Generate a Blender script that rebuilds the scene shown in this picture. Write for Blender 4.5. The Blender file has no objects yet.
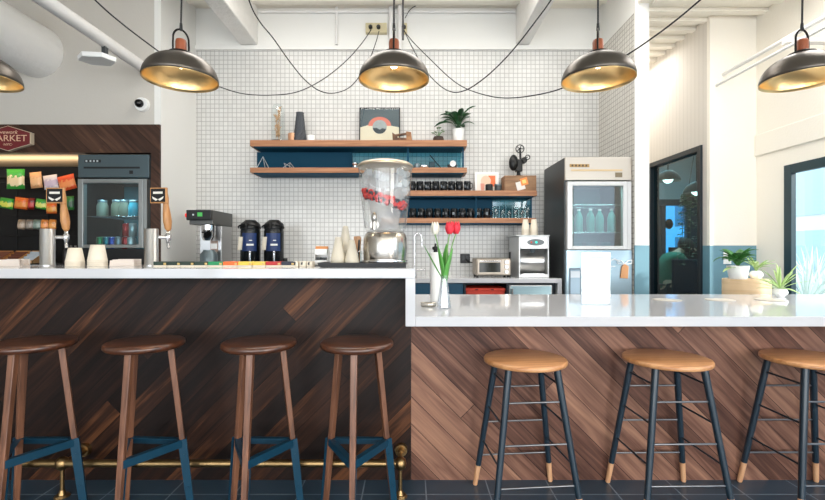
import bpy, bmesh, math, random
from math import sin, cos, pi, radians as R
from mathutils import Vector as V, Matrix
random.seed(7)
SC = bpy.context.scene; COL = SC.collection
F = 450.0; CH = 1.16
def at(px, py, D): return V(((px-412)/F*D, D, CH+(250-py)/F*D))
def X(px, D): return (px-412)/F*D
def Z(py, D): return CH+(250-py)/F*D

# ---------------------------------------------------------------- materials
MATS = {}
def newmat(name):
    m = bpy.data.materials.new(name); m.use_nodes = True
    return m, m.node_tree, m.node_tree.nodes['Principled BSDF']
def srgb(c):
    return tuple(((v/255)/12.92 if v/255 <= .04045 else ((v/255+.055)/1.055)**2.4) for v in c)+(1,)
def mat(name, c, rough=.5, metal=0, bump=0, bscale=200, var=0, vscale=8, spec=.5, trans=0, ior=1.45, emit=None, es=0, aniso=0, coat=0):
    if name in MATS: return MATS[name]
    m, t, b = newmat(name); n = t.nodes; l = t.links
    col = srgb(c)
    b.inputs['Base Color'].default_value = col
    b.inputs['Roughness'].default_value = rough; b.inputs['Metallic'].default_value = metal
    b.inputs['Specular IOR Level'].default_value = spec
    b.inputs['Transmission Weight'].default_value = trans; b.inputs['IOR'].default_value = ior
    b.inputs['Coat Weight'].default_value = coat
    if emit:
        b.inputs['Emission Color'].default_value = srgb(emit); b.inputs['Emission Strength'].default_value = es
    tc = n.new('ShaderNodeTexCoord')
    nz = n.new('ShaderNodeTexNoise'); nz.inputs['Scale'].default_value = vscale; nz.inputs['Detail'].default_value = 4
    l.new(tc.outputs['Object'], nz.inputs['Vector'])
    if var:
        mx = n.new('ShaderNodeMix'); mx.data_type = 'RGBA'
        mx.inputs[6].default_value = tuple(v*(1-var) for v in col[:3])+(1,)
        mx.inputs[7].default_value = tuple(min(1, v*(1+var)) for v in col[:3])+(1,)
        l.new(nz.outputs['Fac'], mx.inputs[0]); l.new(mx.outputs[2], b.inputs['Base Color'])
    if bump:
        n2 = n.new('ShaderNodeTexNoise'); n2.inputs['Scale'].default_value = bscale
        l.new(tc.outputs['Object'], n2.inputs['Vector'])
        bp = n.new('ShaderNodeBump'); bp.inputs['Strength'].default_value = bump; bp.inputs['Distance'].default_value = .01
        l.new(n2.outputs['Fac'], bp.inputs['Height']); l.new(bp.outputs['Normal'], b.inputs['Normal'])
    MATS[name] = m
    return m
def M_(t, op, a, b=None, c=None):
    nd = t.nodes.new('ShaderNodeMath'); nd.operation = op
    for i, v in enumerate((a, b, c)):
        if v is None: continue
        if isinstance(v, (int, float)): nd.inputs[i].default_value = v
        else: t.links.new(v, nd.inputs[i])
    return nd.outputs[0]
def pos_xyz(t):
    g = t.nodes.new('ShaderNodeNewGeometry'); s = t.nodes.new('ShaderNodeSeparateXYZ')
    t.links.new(g.outputs['Position'], s.inputs[0]); return s.outputs
def comb(t, x, y, z):
    c = t.nodes.new('ShaderNodeCombineXYZ')
    for i, v in enumerate((x, y, z)):
        if isinstance(v, (int, float)): c.inputs[i].default_value = v
        else: t.links.new(v, c.inputs[i])
    return c.outputs[0]
def mixc(t, f, a, b):
    mx = t.nodes.new('ShaderNodeMix'); mx.data_type = 'RGBA'
    if isinstance(f, (int, float)): mx.inputs[0].default_value = f
    else: t.links.new(f, mx.inputs[0])
    for i, v in ((6, a), (7, b)):
        if isinstance(v, tuple): mx.inputs[i].default_value = v
        else: t.links.new(v, mx.inputs[i])
    return mx.outputs[2]
def ramp(t, f, stops):
    r = t.nodes.new('ShaderNodeValToRGB'); e = r.color_ramp.elements
    while len(e) < len(stops): e.new(.5)
    for k, (p, c) in zip(e, stops): k.position = p; k.color = c
    t.links.new(f, r.inputs[0]); return r.outputs[0]
def grid_mat(name, ax, ay, px, py, ox, oy, w, tile, grout, rough=.3, var=.06, bump=.3, rvar=0):
    m, t, b = newmat(name); s = pos_xyz(t)
    u = M_(t, 'DIVIDE', M_(t, 'SUBTRACT', s[ax], ox), px); v = M_(t, 'DIVIDE', M_(t, 'SUBTRACT', s[ay], oy), py)
    fu = M_(t, 'FRACT', u); fv = M_(t, 'FRACT', v)
    mu = M_(t, 'GREATER_THAN', fu, w/px); mv = M_(t, 'GREATER_THAN', fv, w/py)
    tilemask = M_(t, 'MULTIPLY', mu, mv)
    wn = t.nodes.new('ShaderNodeTexWhiteNoise'); wn.noise_dimensions = '2D'
    t.links.new(comb(t, M_(t, 'FLOOR', u), M_(t, 'FLOOR', v), 0), wn.inputs['Vector'])
    c0 = srgb(tile); dk = tuple(x*(1-var) for x in c0[:3])+(1,); lt = tuple(min(1, x*(1+var)) for x in c0[:3])+(1,)
    nz = t.nodes.new('ShaderNodeTexNoise'); nz.inputs['Scale'].default_value = 5; nz.inputs['Detail'].default_value = 6
    tcx = mixc(t, wn.outputs['Value'], dk, lt)
    if rvar:
        tcx = mixc(t, M_(t, 'MULTIPLY', nz.outputs['Fac'], rvar), tcx, tuple(min(1, x*2.2) for x in c0[:3])+(1,))
    t.links.new(mixc(t, tilemask, srgb(grout), tcx), b.inputs['Base Color'])
    b.inputs['Roughness'].default_value = rough
    bp = t.nodes.new('ShaderNodeBump'); bp.inputs['Strength'].default_value = bump; bp.inputs['Distance'].default_value = .003
    t.links.new(tilemask, bp.inputs['Height']); t.links.new(bp.outputs['Normal'], b.inputs['Normal'])
    MATS[name] = m; return m
def plank_mat(name, sgn, w, L, cols, ox=0, rough=.45, contrast=1.0):
    """planks laid at 45 degrees in the XZ plane; sgn=+1 rises to the right, -1 falls to the right"""
    m, t, b = newmat(name); s = pos_xyz(t); q = .7071
    if sgn > 0:
        u = M_(t, 'MULTIPLY', M_(t, 'SUBTRACT', M_(t, 'SUBTRACT', s[0], ox), s[2]), q); v = M_(t, 'MULTIPLY', M_(t, 'ADD', s[0], s[2]), q)
    else:
        u = M_(t, 'MULTIPLY', M_(t, 'ADD', M_(t, 'SUBTRACT', s[0], ox), s[2]), q); v = M_(t, 'MULTIPLY', M_(t, 'SUBTRACT', s[0], s[2]), q)
    uw = M_(t, 'DIVIDE', u, w); pid = M_(t, 'FLOOR', uw); fu = M_(t, 'FRACT', uw)
    w1 = t.nodes.new('ShaderNodeTexWhiteNoise'); w1.noise_dimensions = '1D'; t.links.new(pid, w1.inputs['W'])
    vs = M_(t, 'DIVIDE', M_(t, 'ADD', v, M_(t, 'MULTIPLY', w1.outputs['Value'], L*3)), L); sid = M_(t, 'FLOOR', vs); fv = M_(t, 'FRACT', vs)
    w2 = t.nodes.new('ShaderNodeTexWhiteNoise'); w2.noise_dimensions = '2D'; t.links.new(comb(t, pid, sid, 0), w2.inputs['Vector'])
    off = M_(t, 'MULTIPLY', w2.outputs['Value'], 37)
    n1 = t.nodes.new('ShaderNodeTexNoise'); n1.inputs['Scale'].default_value = 1; n1.inputs['Detail'].default_value = 6; n1.inputs['Distortion'].default_value = .8
    t.links.new(comb(t, M_(t, 'ADD', M_(t, 'MULTIPLY', u, 32), off), M_(t, 'MULTIPLY', v, 2.2), off), n1.inputs['Vector'])
    n2 = t.nodes.new('ShaderNodeTexNoise'); n2.inputs['Scale'].default_value = 1; n2.inputs['Detail'].default_value = 3
    t.links.new(comb(t, M_(t, 'MULTIPLY', u, 160), M_(t, 'MULTIPLY', v, 5), off), n2.inputs['Vector'])
    f = M_(t, 'ADD', M_(t, 'MULTIPLY', w2.outputs['Value'], .30*contrast), M_(t, 'ADD', M_(t, 'MULTIPLY', n1.outputs['Fac'], .72), M_(t, 'MULTIPLY', n2.outputs['Fac'], .16)))
    f = M_(t, 'SUBTRACT', f, .12)
    c = ramp(t, f, [(.18, srgb(cols[0])), (.42, srgb(cols[1])), (.6, srgb(cols[2])), (.85, srgb(cols[3]))])
    gap = M_(t, 'MULTIPLY', M_(t, 'GREATER_THAN', fu, .028), M_(t, 'GREATER_THAN', fv, .0008))
    dark = tuple(x*.35 for x in srgb(cols[0])[:3])+(1,)
    t.links.new(mixc(t, gap, dark, c), b.inputs['Base Color'])
    b.inputs['Roughness'].default_value = rough; b.inputs['Specular IOR Level'].default_value = .25
    bp = t.nodes.new('ShaderNodeBump'); bp.inputs['Strength'].default_value = .35; bp.inputs['Distance'].default_value = .004
    t.links.new(M_(t, 'ADD', gap, M_(t, 'MULTIPLY', n2.outputs['Fac'], .15)), bp.inputs['Height']); t.links.new(bp.outputs['Normal'], b.inputs['Normal'])
    MATS[name] = m; return m
def wood(name, a, bcol, sc=(3, 30, 30), rough=.4, coat=0):
    if name in MATS: return MATS[name]
    m, t, b = newmat(name)
    tc = t.nodes.new('ShaderNodeTexCoord'); mp = t.nodes.new('ShaderNodeMapping'); mp.inputs['Scale'].default_value = sc
    t.links.new(tc.outputs['Object'], mp.inputs[0])
    nz = t.nodes.new('ShaderNodeTexNoise'); nz.inputs['Scale'].default_value = 1; nz.inputs['Detail'].default_value = 7; nz.inputs['Distortion'].default_value = .6
    t.links.new(mp.outputs[0], nz.inputs['Vector'])
    t.links.new(ramp(t, nz.outputs['Fac'], [(.3, srgb(a)), (.7, srgb(bcol))]), b.inputs['Base Color'])
    b.inputs['Roughness'].default_value = rough; b.inputs['Coat Weight'].default_value = coat; b.inputs['Coat Roughness'].default_value = .25
    MATS[name] = m; return m
def pane_mat(name, tint=(235, 245, 245), refl=.5, rough=.02, haze=0, hazec=(230, 235, 235)):
    """thin clear sheet: see-through with a Fresnel sheen"""
    m = bpy.data.materials.new(name); m.use_nodes = True; t = m.node_tree; t.nodes.clear()
    o = t.nodes.new('ShaderNodeOutputMaterial'); tr = t.nodes.new('ShaderNodeBsdfTransparent'); tr.inputs[0].default_value = srgb(tint)
    gl = t.nodes.new('ShaderNodeBsdfGlossy'); gl.inputs['Roughness'].default_value = rough
    fr = t.nodes.new('ShaderNodeFresnel'); gb = t.nodes.new('ShaderNodeNewGeometry')
    t.links.new(M_(t, 'SUBTRACT', 1.5, M_(t, 'MULTIPLY', gb.outputs['Backfacing'], 1.5-1/1.5)), fr.inputs[0])
    mx = t.nodes.new('ShaderNodeMixShader'); t.links.new(M_(t, 'MULTIPLY', M_(t, 'MULTIPLY_ADD', fr.outputs[0], 1.0, refl*.1), M_(t, 'SUBTRACT', 1.0, gb.outputs['Backfacing'])), mx.inputs[0])
    t.links.new(tr.outputs[0], mx.inputs[1]); t.links.new(gl.outputs[0], mx.inputs[2])
    outp = mx.outputs[0]
    if haze:
        df = t.nodes.new('ShaderNodeBsdfDiffuse'); df.inputs[0].default_value = srgb(hazec); m2 = t.nodes.new('ShaderNodeMixShader')
        tl = t.nodes.new('ShaderNodeBsdfTranslucent'); tl.inputs[0].default_value = srgb(hazec); m3 = t.nodes.new('ShaderNodeMixShader'); m3.inputs[0].default_value = .5
        t.links.new(df.outputs[0], m3.inputs[1]); t.links.new(tl.outputs[0], m3.inputs[2])
        m2.inputs[0].default_value = haze; t.links.new(outp, m2.inputs[1]); t.links.new(m3.outputs[0], m2.inputs[2]); outp = m2.outputs[0]
    t.links.new(outp, o.inputs[0]); MATS[name] = m; return m

# ---------------------------------------------------------------- geometry
class G:
    def __init__(s): s.v = []; s.f = []; s.sm = []; s.mi = []; s.cur = 0
    def add(s, vs, fs, smooth=False):
        o = len(s.v); s.v += [tuple(v) for v in vs]
        for f in fs: s.f.append(tuple(i+o for i in f)); s.sm.append(smooth); s.mi.append(s.cur)
        return s
    def box(s, x0, x1, y0, y1, z0, z1):
        vs = [(x, y, z) for z in (z0, z1) for y in (y0, y1) for x in (x0, x1)]
        return s.add(vs, [(0, 2, 3, 1), (4, 5, 7, 6), (0, 1, 5, 4), (2, 6, 7, 3), (0, 4, 6, 2), (1, 3, 7, 5)])
    def bar(s, p, q, w, h, side=None, w2=None, h2=None):
        p, q = V(p), V(q); d = (q-p).normalized(); a = V(side) if side else V((0, 0, 1))
        if abs(d.dot(a.normalized())) > .98: a = V((1, 0, 0))
        u = d.cross(a).normalized(); v = u.cross(d).normalized(); w2 = w2 or w; h2 = h2 or h
        vs = []
        for c, ww, hh in ((p, w, h), (q, w2, h2)):
            for su, sv in ((-1, -1), (1, -1), (1, 1), (-1, 1)): vs.append(c+u*su*ww/2+v*sv*hh/2)
        return s.add(vs, [(0, 3, 2, 1), (4, 5, 6, 7), (0, 1, 5, 4), (1, 2, 6, 5), (2, 3, 7, 6), (3, 0, 4, 7)])
    def cyl(s, p, q, r, r2=None, n=20, caps=True, smooth=True):
        p, q = V(p), V(q); d = (q-p).normalized(); a = V((0, 0, 1)) if abs(d.z) < .9 else V((1, 0, 0))
        u = d.cross(a).normalized(); v = d.cross(u).normalized(); r2 = r if r2 is None else r2
        vs = [p+(u*cos(2*pi*i/n)+v*sin(2*pi*i/n))*r for i in range(n)]+[q+(u*cos(2*pi*i/n)+v*sin(2*pi*i/n))*r2 for i in range(n)]
        s.add(vs, [(i, (i+1) % n, n+(i+1) % n, n+i) for i in range(n)], smooth)
        if caps:
            s.add(vs[:n], [tuple(range(n))[::-1]]); s.add(vs[n:], [tuple(range(n))])
        return s
    def lathe(s, prof, n=32, c=(0, 0, 0), smooth=True, closed=False, sx=1, sy=1):
        c = V(c); vs = []; k = len(prof)
        for r, z in prof:
            for i in range(n): vs.append((c.x+r*sx*cos(2*pi*i/n), c.y+r*sy*sin(2*pi*i/n), c.z+z))
        fs = []
        for j in range(k-1 if not closed else k):
            a, b = j*n, ((j+1) % k)*n
            fs += [(a+i, a+(i+1) % n, b+(i+1) % n, b+i) for i in range(n)]
        s.add(vs, fs, smooth)
        if not closed:
            if prof[0][0] > 1e-5: s.add(vs[:n], [tuple(range(n))[::-1]])
            if prof[-1][0] > 1e-5: s.add(vs[-n:], [tuple(range(n))])
        return s
    def shell(s, prof, n=32, c=(0, 0, 0), smooth=True):
        """open lathe, no caps"""
        c = V(c); vs = []
        for r, z in prof:
            for i in range(n): vs.append((c.x+r*cos(2*pi*i/n), c.y+r*sin(2*pi*i/n), c.z+z))
        fs = []
        for j in range(len(prof)-1): fs += [(j*n+i, j*n+(i+1) % n, (j+1)*n+(i+1) % n, (j+1)*n+i) for i in range(n)]
        return s.add(vs, fs, smooth)
    def tube(s, pts, r, n=8, rs=None):
        pts = [V(p) for p in pts]; vs = []; prev = None
        for i, p in enumerate(pts):
            d = (pts[min(i+1, len(pts)-1)]-pts[max(i-1, 0)]).normalized()
            if prev is None:
                a = V((0, 0, 1)) if abs(d.z) < .9 else V((1, 0, 0)); u = d.cross(a).normalized()
            else: u = (prev-d*prev.dot(d)).normalized()
            prev = u; w = d.cross(u); rr = rs[i] if rs else r
            for k in range(n): vs.append(p+(u*cos(2*pi*k/n)+w*sin(2*pi*k/n))*rr)
        fs = [(j*n+k, j*n+(k+1) % n, (j+1)*n+(k+1) % n, (j+1)*n+k) for j in range(len(pts)-1) for k in range(n)]
        s.add(vs, fs, True); s.add(vs[:n], [tuple(range(n))[::-1]]); s.add(vs[-n:], [tuple(range(n))]); return s
    def ball(s, c, r, n=14, sz=1, sx=1, sy=1):
        prof = [(max(1e-6, r*sin(pi*i/(n//2+2))), -r*sz*cos(pi*i/(n//2+2))) for i in range(n//2+3)]
        return s.lathe(prof, n, c, sx=sx, sy=sy)
    def prism(s, pts, y0, y1):
        """pts in XZ extruded along y"""
        n = len(pts); vs = [(x, y0, z) for x, z in pts]+[(x, y1, z) for x, z in pts]
        return s.add(vs, [tuple(range(n)), tuple(range(2*n-1, n-1, -1))]+[(i, n+i, n+(i+1) % n, (i+1) % n) for i in range(n)])
    def leaf(s, base, d, L, w, droop=.4, seg=6, up=V((0, 0, 1)), fold=.25, th=.0008):
        base = V(base); d = V(d).normalized(); side = d.cross(up)
        side = side.normalized() if side.length > .01 else V((1, 0, 0))
        pts = []; p = base.copy(); dd = d.copy()
        rows = []
        for i in range(seg+1):
            t = i/seg; ww = w*sin(pi*min(1, (t*.92+.06)))**.8*.5
            nrm = side.cross(dd).normalized()
            rows.append((p-side*ww+nrm*ww*fold, p.copy(), p+side*ww+nrm*ww*fold))
            p = p+dd*L/seg; dd = (dd-up*droop/seg).normalized()
        vs = [q for r in rows for q in r]; fs = []
        for i in range(seg):
            a = i*3; fs += [(a, a+1, a+4, a+3), (a+1, a+2, a+5, a+4)]
        return s.add(vs, fs, True)
    def build(s, name, m, parent=None, bevel=0, bseg=2, solid=0, sub=0):
        me = bpy.data.meshes.new(name); me.from_pydata(s.v, [], s.f)
        ms = m if isinstance(m, (list, tuple)) else [m]
        for k in ms: me.materials.append(k)
        me.polygons.foreach_set('use_smooth', s.sm); me.polygons.foreach_set('material_index', s.mi)
        if solid == 0:
            bm = bmesh.new(); bm.from_mesh(me)
            bmesh.ops.recalc_face_normals(bm, faces=bm.faces) if not getattr(s, 'keep', False) else None
            bm.to_mesh(me); bm.free()
        me.update()
        o = bpy.data.objects.new(name, me); COL.objects.link(o)
        if parent is not None: o.parent = parent
        if solid:
            k = o.modifiers.new('s', 'SOLIDIFY'); k.thickness = solid; k.offset = 0
        if bevel:
            k = o.modifiers.new('b', 'BEVEL'); k.width = bevel; k.segments = bseg; k.limit_method = 'ANGLE'; k.angle_limit = R(40)
            k.harden_normals = False
        if sub:
            k = o.modifiers.new('u', 'SUBSURF'); k.levels = sub; k.render_levels = sub
        return o
def tag(o, label, cat, group=None):
    o['label'] = label; o['category'] = cat
    if group: o['group'] = group
    return o
def thing(name, label, cat, loc=(0, 0, 0), rz=0, group=None):
    o = bpy.data.objects.new(name, None); COL.objects.link(o); o.empty_display_size = .05
    o.location = loc; o.rotation_euler = (0, 0, rz); return tag(o, label, cat, group)
def struct(g, name, m, parent=None, **k):
    o = g.build(name, m, parent, **k)
    if parent is None: o['kind'] = 'structure'
    return o
def dup(o, loc=None, label=None, parent=None, rz=None, scale=None):
    c = o.copy(); COL.objects.link(c)
    if parent: c.parent = parent
    if loc is not None: c.location = loc
    if rz is not None: c.rotation_euler = (0, 0, rz)
    if scale: c.scale = (scale,)*3
    if label: c['label'] = label
    for ch in list(o.children): dup(ch, parent=c)
    return c
def text(body, name, m, parent, loc, size, extrude=.0008, rot=(pi/2, 0, 0), align='CENTER', shear=0, sx=1):
    cu = bpy.data.curves.new(name, 'FONT'); cu.body = body; cu.size = size; cu.extrude = extrude; cu.align_x = align; cu.align_y = 'CENTER'; cu.shear = shear
    tmp = bpy.data.objects.new('tmp', cu); COL.objects.link(tmp)
    bpy.context.view_layer.update()
    me = bpy.data.meshes.new_from_object(tmp.evaluated_get(bpy.context.evaluated_depsgraph_get()))
    bpy.data.objects.remove(tmp)
    me.materials.clear(); me.materials.append(m)
    o = bpy.data.objects.new(name, me); COL.objects.link(o); o.parent = parent; o.location = loc; o.rotation_euler = rot; o.scale = (sx, 1, 1)
    return o

# palette
white_wall = mat('painted white plaster', (236, 235, 231), .8, bump=.1, bscale=60)
cream_wall = mat('cream painted wall', (245, 239, 228), .8, bump=.1, bscale=60)
grey_wall = mat('pale grey painted wall', (204, 199, 191), .85, bump=.08, bscale=60)
ceil_m = mat('painted ceiling deck', (244, 238, 226), .85, bump=.3, bscale=30, var=.05)
concrete = mat('painted rough concrete', (238, 236, 232), .85, bump=.9, bscale=45, var=.06, vscale=14)
teal = mat('teal powder coat', (4, 66, 92), .6, spec=.25)
teal_wain = mat('blue grey wainscot paint', (110, 150, 165), .6)
TILE = .0449
tile_xz = grid_mat('small white square wall tile', 0, 2, TILE, TILE, 0, 0, .0065, (216, 215, 212), (176, 174, 171), .25, .04)
tile_yz = grid_mat('small white square side tile', 1, 2, TILE, TILE, 0, 0, .0065, (216, 212, 204), (168, 163, 155), .25, .04)
floor_m = grid_mat('dark slate floor tile', 0, 1, .303, .303, .064, 2.133, .006, (48, 66, 80), (126, 142, 154), .3, .15, .3, rvar=.5)
quartz = mat('white quartz worktop', (208, 208, 211), .06, spec=.5)
plankL = plank_mat('shaded walnut planks rising right', 1, .098, 3.6, [(15, 8, 6), (31, 18, 13), (56, 33, 22), (124, 78, 48)], contrast=1.2)  # same walnut as the right bar, darkened to put the shade into its colours
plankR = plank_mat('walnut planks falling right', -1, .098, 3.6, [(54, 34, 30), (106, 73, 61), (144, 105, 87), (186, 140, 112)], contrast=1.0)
plankM = plank_mat('market wall planks', -1, .14, 1.8, [(40, 26, 21), (66, 44, 34), (88, 62, 48), (124, 90, 68)], contrast=.9)
walnut = wood('walnut', (82, 52, 38), (146, 98, 72), (30, 30, 3), .38, .3)
walnut_seat = wood('walnut seat', (54, 29, 18), (104, 60, 38), (4, 40, 40), .3, .5)
oak_seat = wood('honey oak seat', (186, 126, 78), (220, 164, 114), (4, 45, 45), .35, .3)
oak = wood('oak shelf', (150, 98, 64), (186, 132, 94), (3, 40, 60), .5)
tipwood = wood('pale wood tip', (206, 150, 108), (228, 178, 136), (40, 40, 4), .5)
handlewood = wood('turned tap wood', (170, 116, 66), (214, 160, 106), (30, 30, 6), .4)
copperwood = wood('red brown socket wood', (130, 66, 40), (168, 92, 58), (60, 60, 10), .4)
black = mat('black plastic', (16, 17, 19), .4)
matblack = mat('matt black', (20, 21, 23), .8)
rubber = mat('black cord rubber', (38, 38, 40), .6)
steel = mat('brushed steel', (200, 200, 200), .28, 1, bump=.05, bscale=300)
dsteel = mat('dull grey steel', (120, 134, 140), .4, .7)
chrome = mat('chrome', (225, 225, 228), .1, 1)
brass = mat('aged brass', (158, 130, 90), .36, 1, bump=.1, bscale=60, var=.1)
gold = mat('brass shade lining', (238, 204, 146), .3, 1, bump=.15, bscale=25, var=.08)
pewter = mat('dark pewter shade', (98, 92, 86), .36, .85, bump=.05, bscale=80)
blueleg = mat('blue black leg paint', (30, 46, 58), .35, coat=.3)
bluesteel = mat('blue painted steel plate', (14, 60, 82), .4, .1)
porcelain = mat('white glazed ceramic', (240, 240, 238), .3)
papercup = mat('cream paper cup', (232, 222, 204), .7)
leafg = mat('green leaf', (56, 112, 52), .45, var=.35, vscale=20)
leafd = mat('dark green leaf', (34, 84, 46), .4, var=.3, vscale=20)
leafp = mat('pale striped leaf', (170, 196, 130), .5, var=.25, vscale=30)
glass = pane_mat('clear glass', (252, 254, 254))
jarg = pane_mat('clear drinking glass', (248, 251, 251), refl=.5)
WORLD, E_BACK, E_RIGHT, E_OFF, SUN, LAMP, EXPO, E_KIT, E_HALL = 3.8, 180, 220, 70, 4, 2.2, 0.0, 55, 22
# ================================================================ the setting
CZ = 3.63; HZ = 3.27; LX = -2.208; TX = 1.91; BY = 4.6; MY = 3.96; WX = 3.10; HX = 2.68; FY = 4.05
def slab(g, z0, z1):
    q = [(HX+.1, FY+.04), (3.40, FY+.04), (6.4, 9.65), (HX+.1, 9.65)]
    g.add([(x, y, z) for z in (z0, z1) for x, y in q], [(3, 2, 1, 0), (4, 5, 6, 7)]+[(i, (i+1) % 4, 4+(i+1) % 4, 4+i) for i in range(4)])
g = G(); g.box(-6.2, WX+.05, -5.2, FY, -.12, 0); g.box(-6.2, WX+.05, FY, 5, -.12, 0); g.box(HX-.7, HX+.1, 5, 9.6, -.12, 0); slab(g, -.12, 0); struct(g, 'floor', floor_m)
# ceiling deck with shallow ribs, lower over the hall
g = G(); g.box(-6.2, TX+.12, -5.2, 4.8, CZ, CZ+.1)
y = -5.1
while y < 4.55: g.box(-6.2, TX+.12, y, y+.05, CZ-.035, CZ); y += .19
g.box(TX+.12, WX+.1, -5.2, FY+.04, HZ, HZ+.1); g.box(TX+.12, HX+.1, FY+.04, 9.6, HZ, HZ+.1); slab(g, HZ, HZ+.1)
y = -5.1
while y < 9.5: g.box(TX+.12, WX+.1 if y < FY-.07 else HX+.1 if y < 4.2 else min(6.2, HX+.6+(y-4.1)*.5), y, y+.06, HZ-.035, HZ); y += .17
g.box(TX+.02, TX+.12, -5.2, 4.8, HZ, CZ)
struct(g, 'ceiling', ceil_m)
# tiled back wall, painted above the tiles
TZ = 3.20
g = G(); g.box(LX-.1, TX+.12, BY, BY+.1, 0, TZ); g.cur = 1; g.box(LX-.1, TX+.12, BY, BY+.1, TZ, CZ)
struct(g, 'wall_back', [tile_xz, white_wall])
g = G(); g.box(LX, TX, BY-.025, BY, TZ, TZ+.04); struct(g, 'trim_1', white_wall, bevel=.004)
# right end of the kitchen: tiled inside, white outside, with a painted end
g = G(); g.box(TX, TX+.02, 3.87, BY, 0, TZ); g.cur = 1
g.box(TX, TX+.02, 3.87, BY, TZ, CZ); g.box(TX+.02, TX+.12, 3.85, BY+.1, 1.2, CZ); g.box(TX, TX+.02, 3.85, 3.87, 1.2, CZ)
g.cur = 2; g.box(TX, TX+.12, 3.85, 3.87, 0, 1.2); g.box(TX+.02, TX+.12, 3.87, BY+.1, 0, 1.2)
struct(g, 'wall_right_kitchen', [tile_yz, white_wall, teal_wain])
g = G(); g.box(TX+.12, 2.7, BY+1.4, BY+1.5, 0, HZ); g.box(TX+.02, TX+.12, BY+.1, BY+1.5, 0, HZ+.1); struct(g, 'wall_hall_end', cream_wall)
# left side wall of the kitchen and the market wall
g = G(); g.box(LX-.06, LX, MY, BY, 0, CZ); struct(g, 'wall_left_kitchen', white_wall)
g = G(); z0 = 2.26
g.box(-6.2, LX-.0005, MY+.001, MY+.06, z0, CZ)
struct(g, 'wall_left_upper', grey_wall)
g = G(); OZ = 2.012
g.box(-6.2, LX-.0005, MY-.02, MY+.05, OZ, z0)
g.box(-2.287, LX-.0005, MY-.02, MY+.05, 0, OZ)
struct(g, 'wall_left_market', plankM)
# recess behind the market opening
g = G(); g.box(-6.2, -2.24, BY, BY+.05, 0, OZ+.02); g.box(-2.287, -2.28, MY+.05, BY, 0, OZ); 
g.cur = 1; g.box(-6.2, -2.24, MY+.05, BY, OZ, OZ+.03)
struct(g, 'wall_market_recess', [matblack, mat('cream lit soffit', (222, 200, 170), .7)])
# hall side wall with the glass door opening, siding grooves
DY0, DY1, DZ = 4.15, 5.07, 2.13
m, t, b = newmat('grooved grey siding'); s_ = pos_xyz(t)
fr = M_(t, 'FRACT', M_(t, 'DIVIDE', s_[1], .06)); gm = M_(t, 'GREATER_THAN', fr, .1)
t.links.new(mixc(t, gm, srgb((196, 190, 182)), srgb((212, 206, 198))), b.inputs['Base Color']); b.inputs['Roughness'].default_value = .8; siding = m
g = G()
g.box(HX, HX+.1, FY+.04, DY0, 1.2, HZ); g.box(HX, HX+.1, DY1, 6.1, 1.2, HZ); g.box(HX, HX+.1, DY0, DY1, DZ, HZ); g.box(HX, HX+.1, 6.1, 9.6, 0, HZ)
g.cur = 1; g.box(HX, HX+.1, FY+.04, DY0, 0, 1.2); g.box(HX, HX+.1, DY1, 6.1, 0, 1.2)
struct(g, 'wall_right_hall', [siding, teal_wain])
g = G(); g.box(HX, 3.40, FY, FY+.04, 1.2, HZ); g.cur = 1; g.box(HX, 3.40, FY, FY+.04, 0, 1.2)
struct(g, 'wall_front_hall', [cream_wall, teal_wain])
# right outer wall: windows between y=-4.4 and 3.74
g = G(); WT = 1.86; WB = .35
def rwin(y0, y1, z0, z1): pass
segs = [(-5.2, -4.4), (-3.0, -2.7), (-1.3, -1.0), (.9, 1.3), (3.74, FY)]
for a, c in segs: g.box(WX, WX+.06, a, c, 0, HZ)
for a, c in ((-4.4, -3.0), (-2.7, -1.3), (-1.0, .9)): g.box(WX, WX+.06, a, c, 0, .2); g.box(WX, WX+.06, a, c, 2.9, HZ)
g.box(WX, WX+.06, 1.3, 3.74, 0, WB); g.box(WX, WX+.06, 1.3, 3.74, WT, HZ)
struct(g, 'wall_right', cream_wall)
g = G(); g.box(WX-.018, WX, 1.0, FY, 2.0, 2.19); struct(g, 'trim_2', cream_wall, bevel=.006)
frame_m = mat('dark teal window frame', (34, 58, 66), .4)
g = G(); w = .075
for a, c in ((1.3, 1.3+w), (2.48, 2.48+w), (3.74-w, 3.74)): g.box(WX-.012, WX+.03, a, c, WB, WT)
g.box(WX-.012, WX+.03, 1.3+w, 3.74-w, WT-w, WT); g.box(WX-.012, WX+.03, 1.3+w, 3.74-w, WB, WB+w)
wf = struct(g, 'window_1', frame_m, bevel=.004)
g = G(); g.box(WX+.008, WX+.014, 1.3+w, 3.74-w, WB+w, WT-w); g.build('window_pane', glass, wf)
g = G(); g.box(WX-.04, WX, 1.28, 3.76, WB-.04, WB); g.build('window_sill', white_wall, wf)
# room behind the camera: left wall, street front with big windows
g = G(); g.box(-6.3, -6.2, -5.2, BY, 0, CZ); struct(g, 'wall_left', grey_wall)
g = G(); g.box(-6.3, WX+.22, -5.3, -5.2, 3.1, CZ); g.box(-6.3, WX+.22, -5.3, -5.2, 0, .3)
for a in (-6.3, -4.4, -2.6, -.8, 1.0, 2.9): g.box(a, a+.25, -5.3, -5.2, .3, 3.1)
struct(g, 'wall_front', white_wall)
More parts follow.
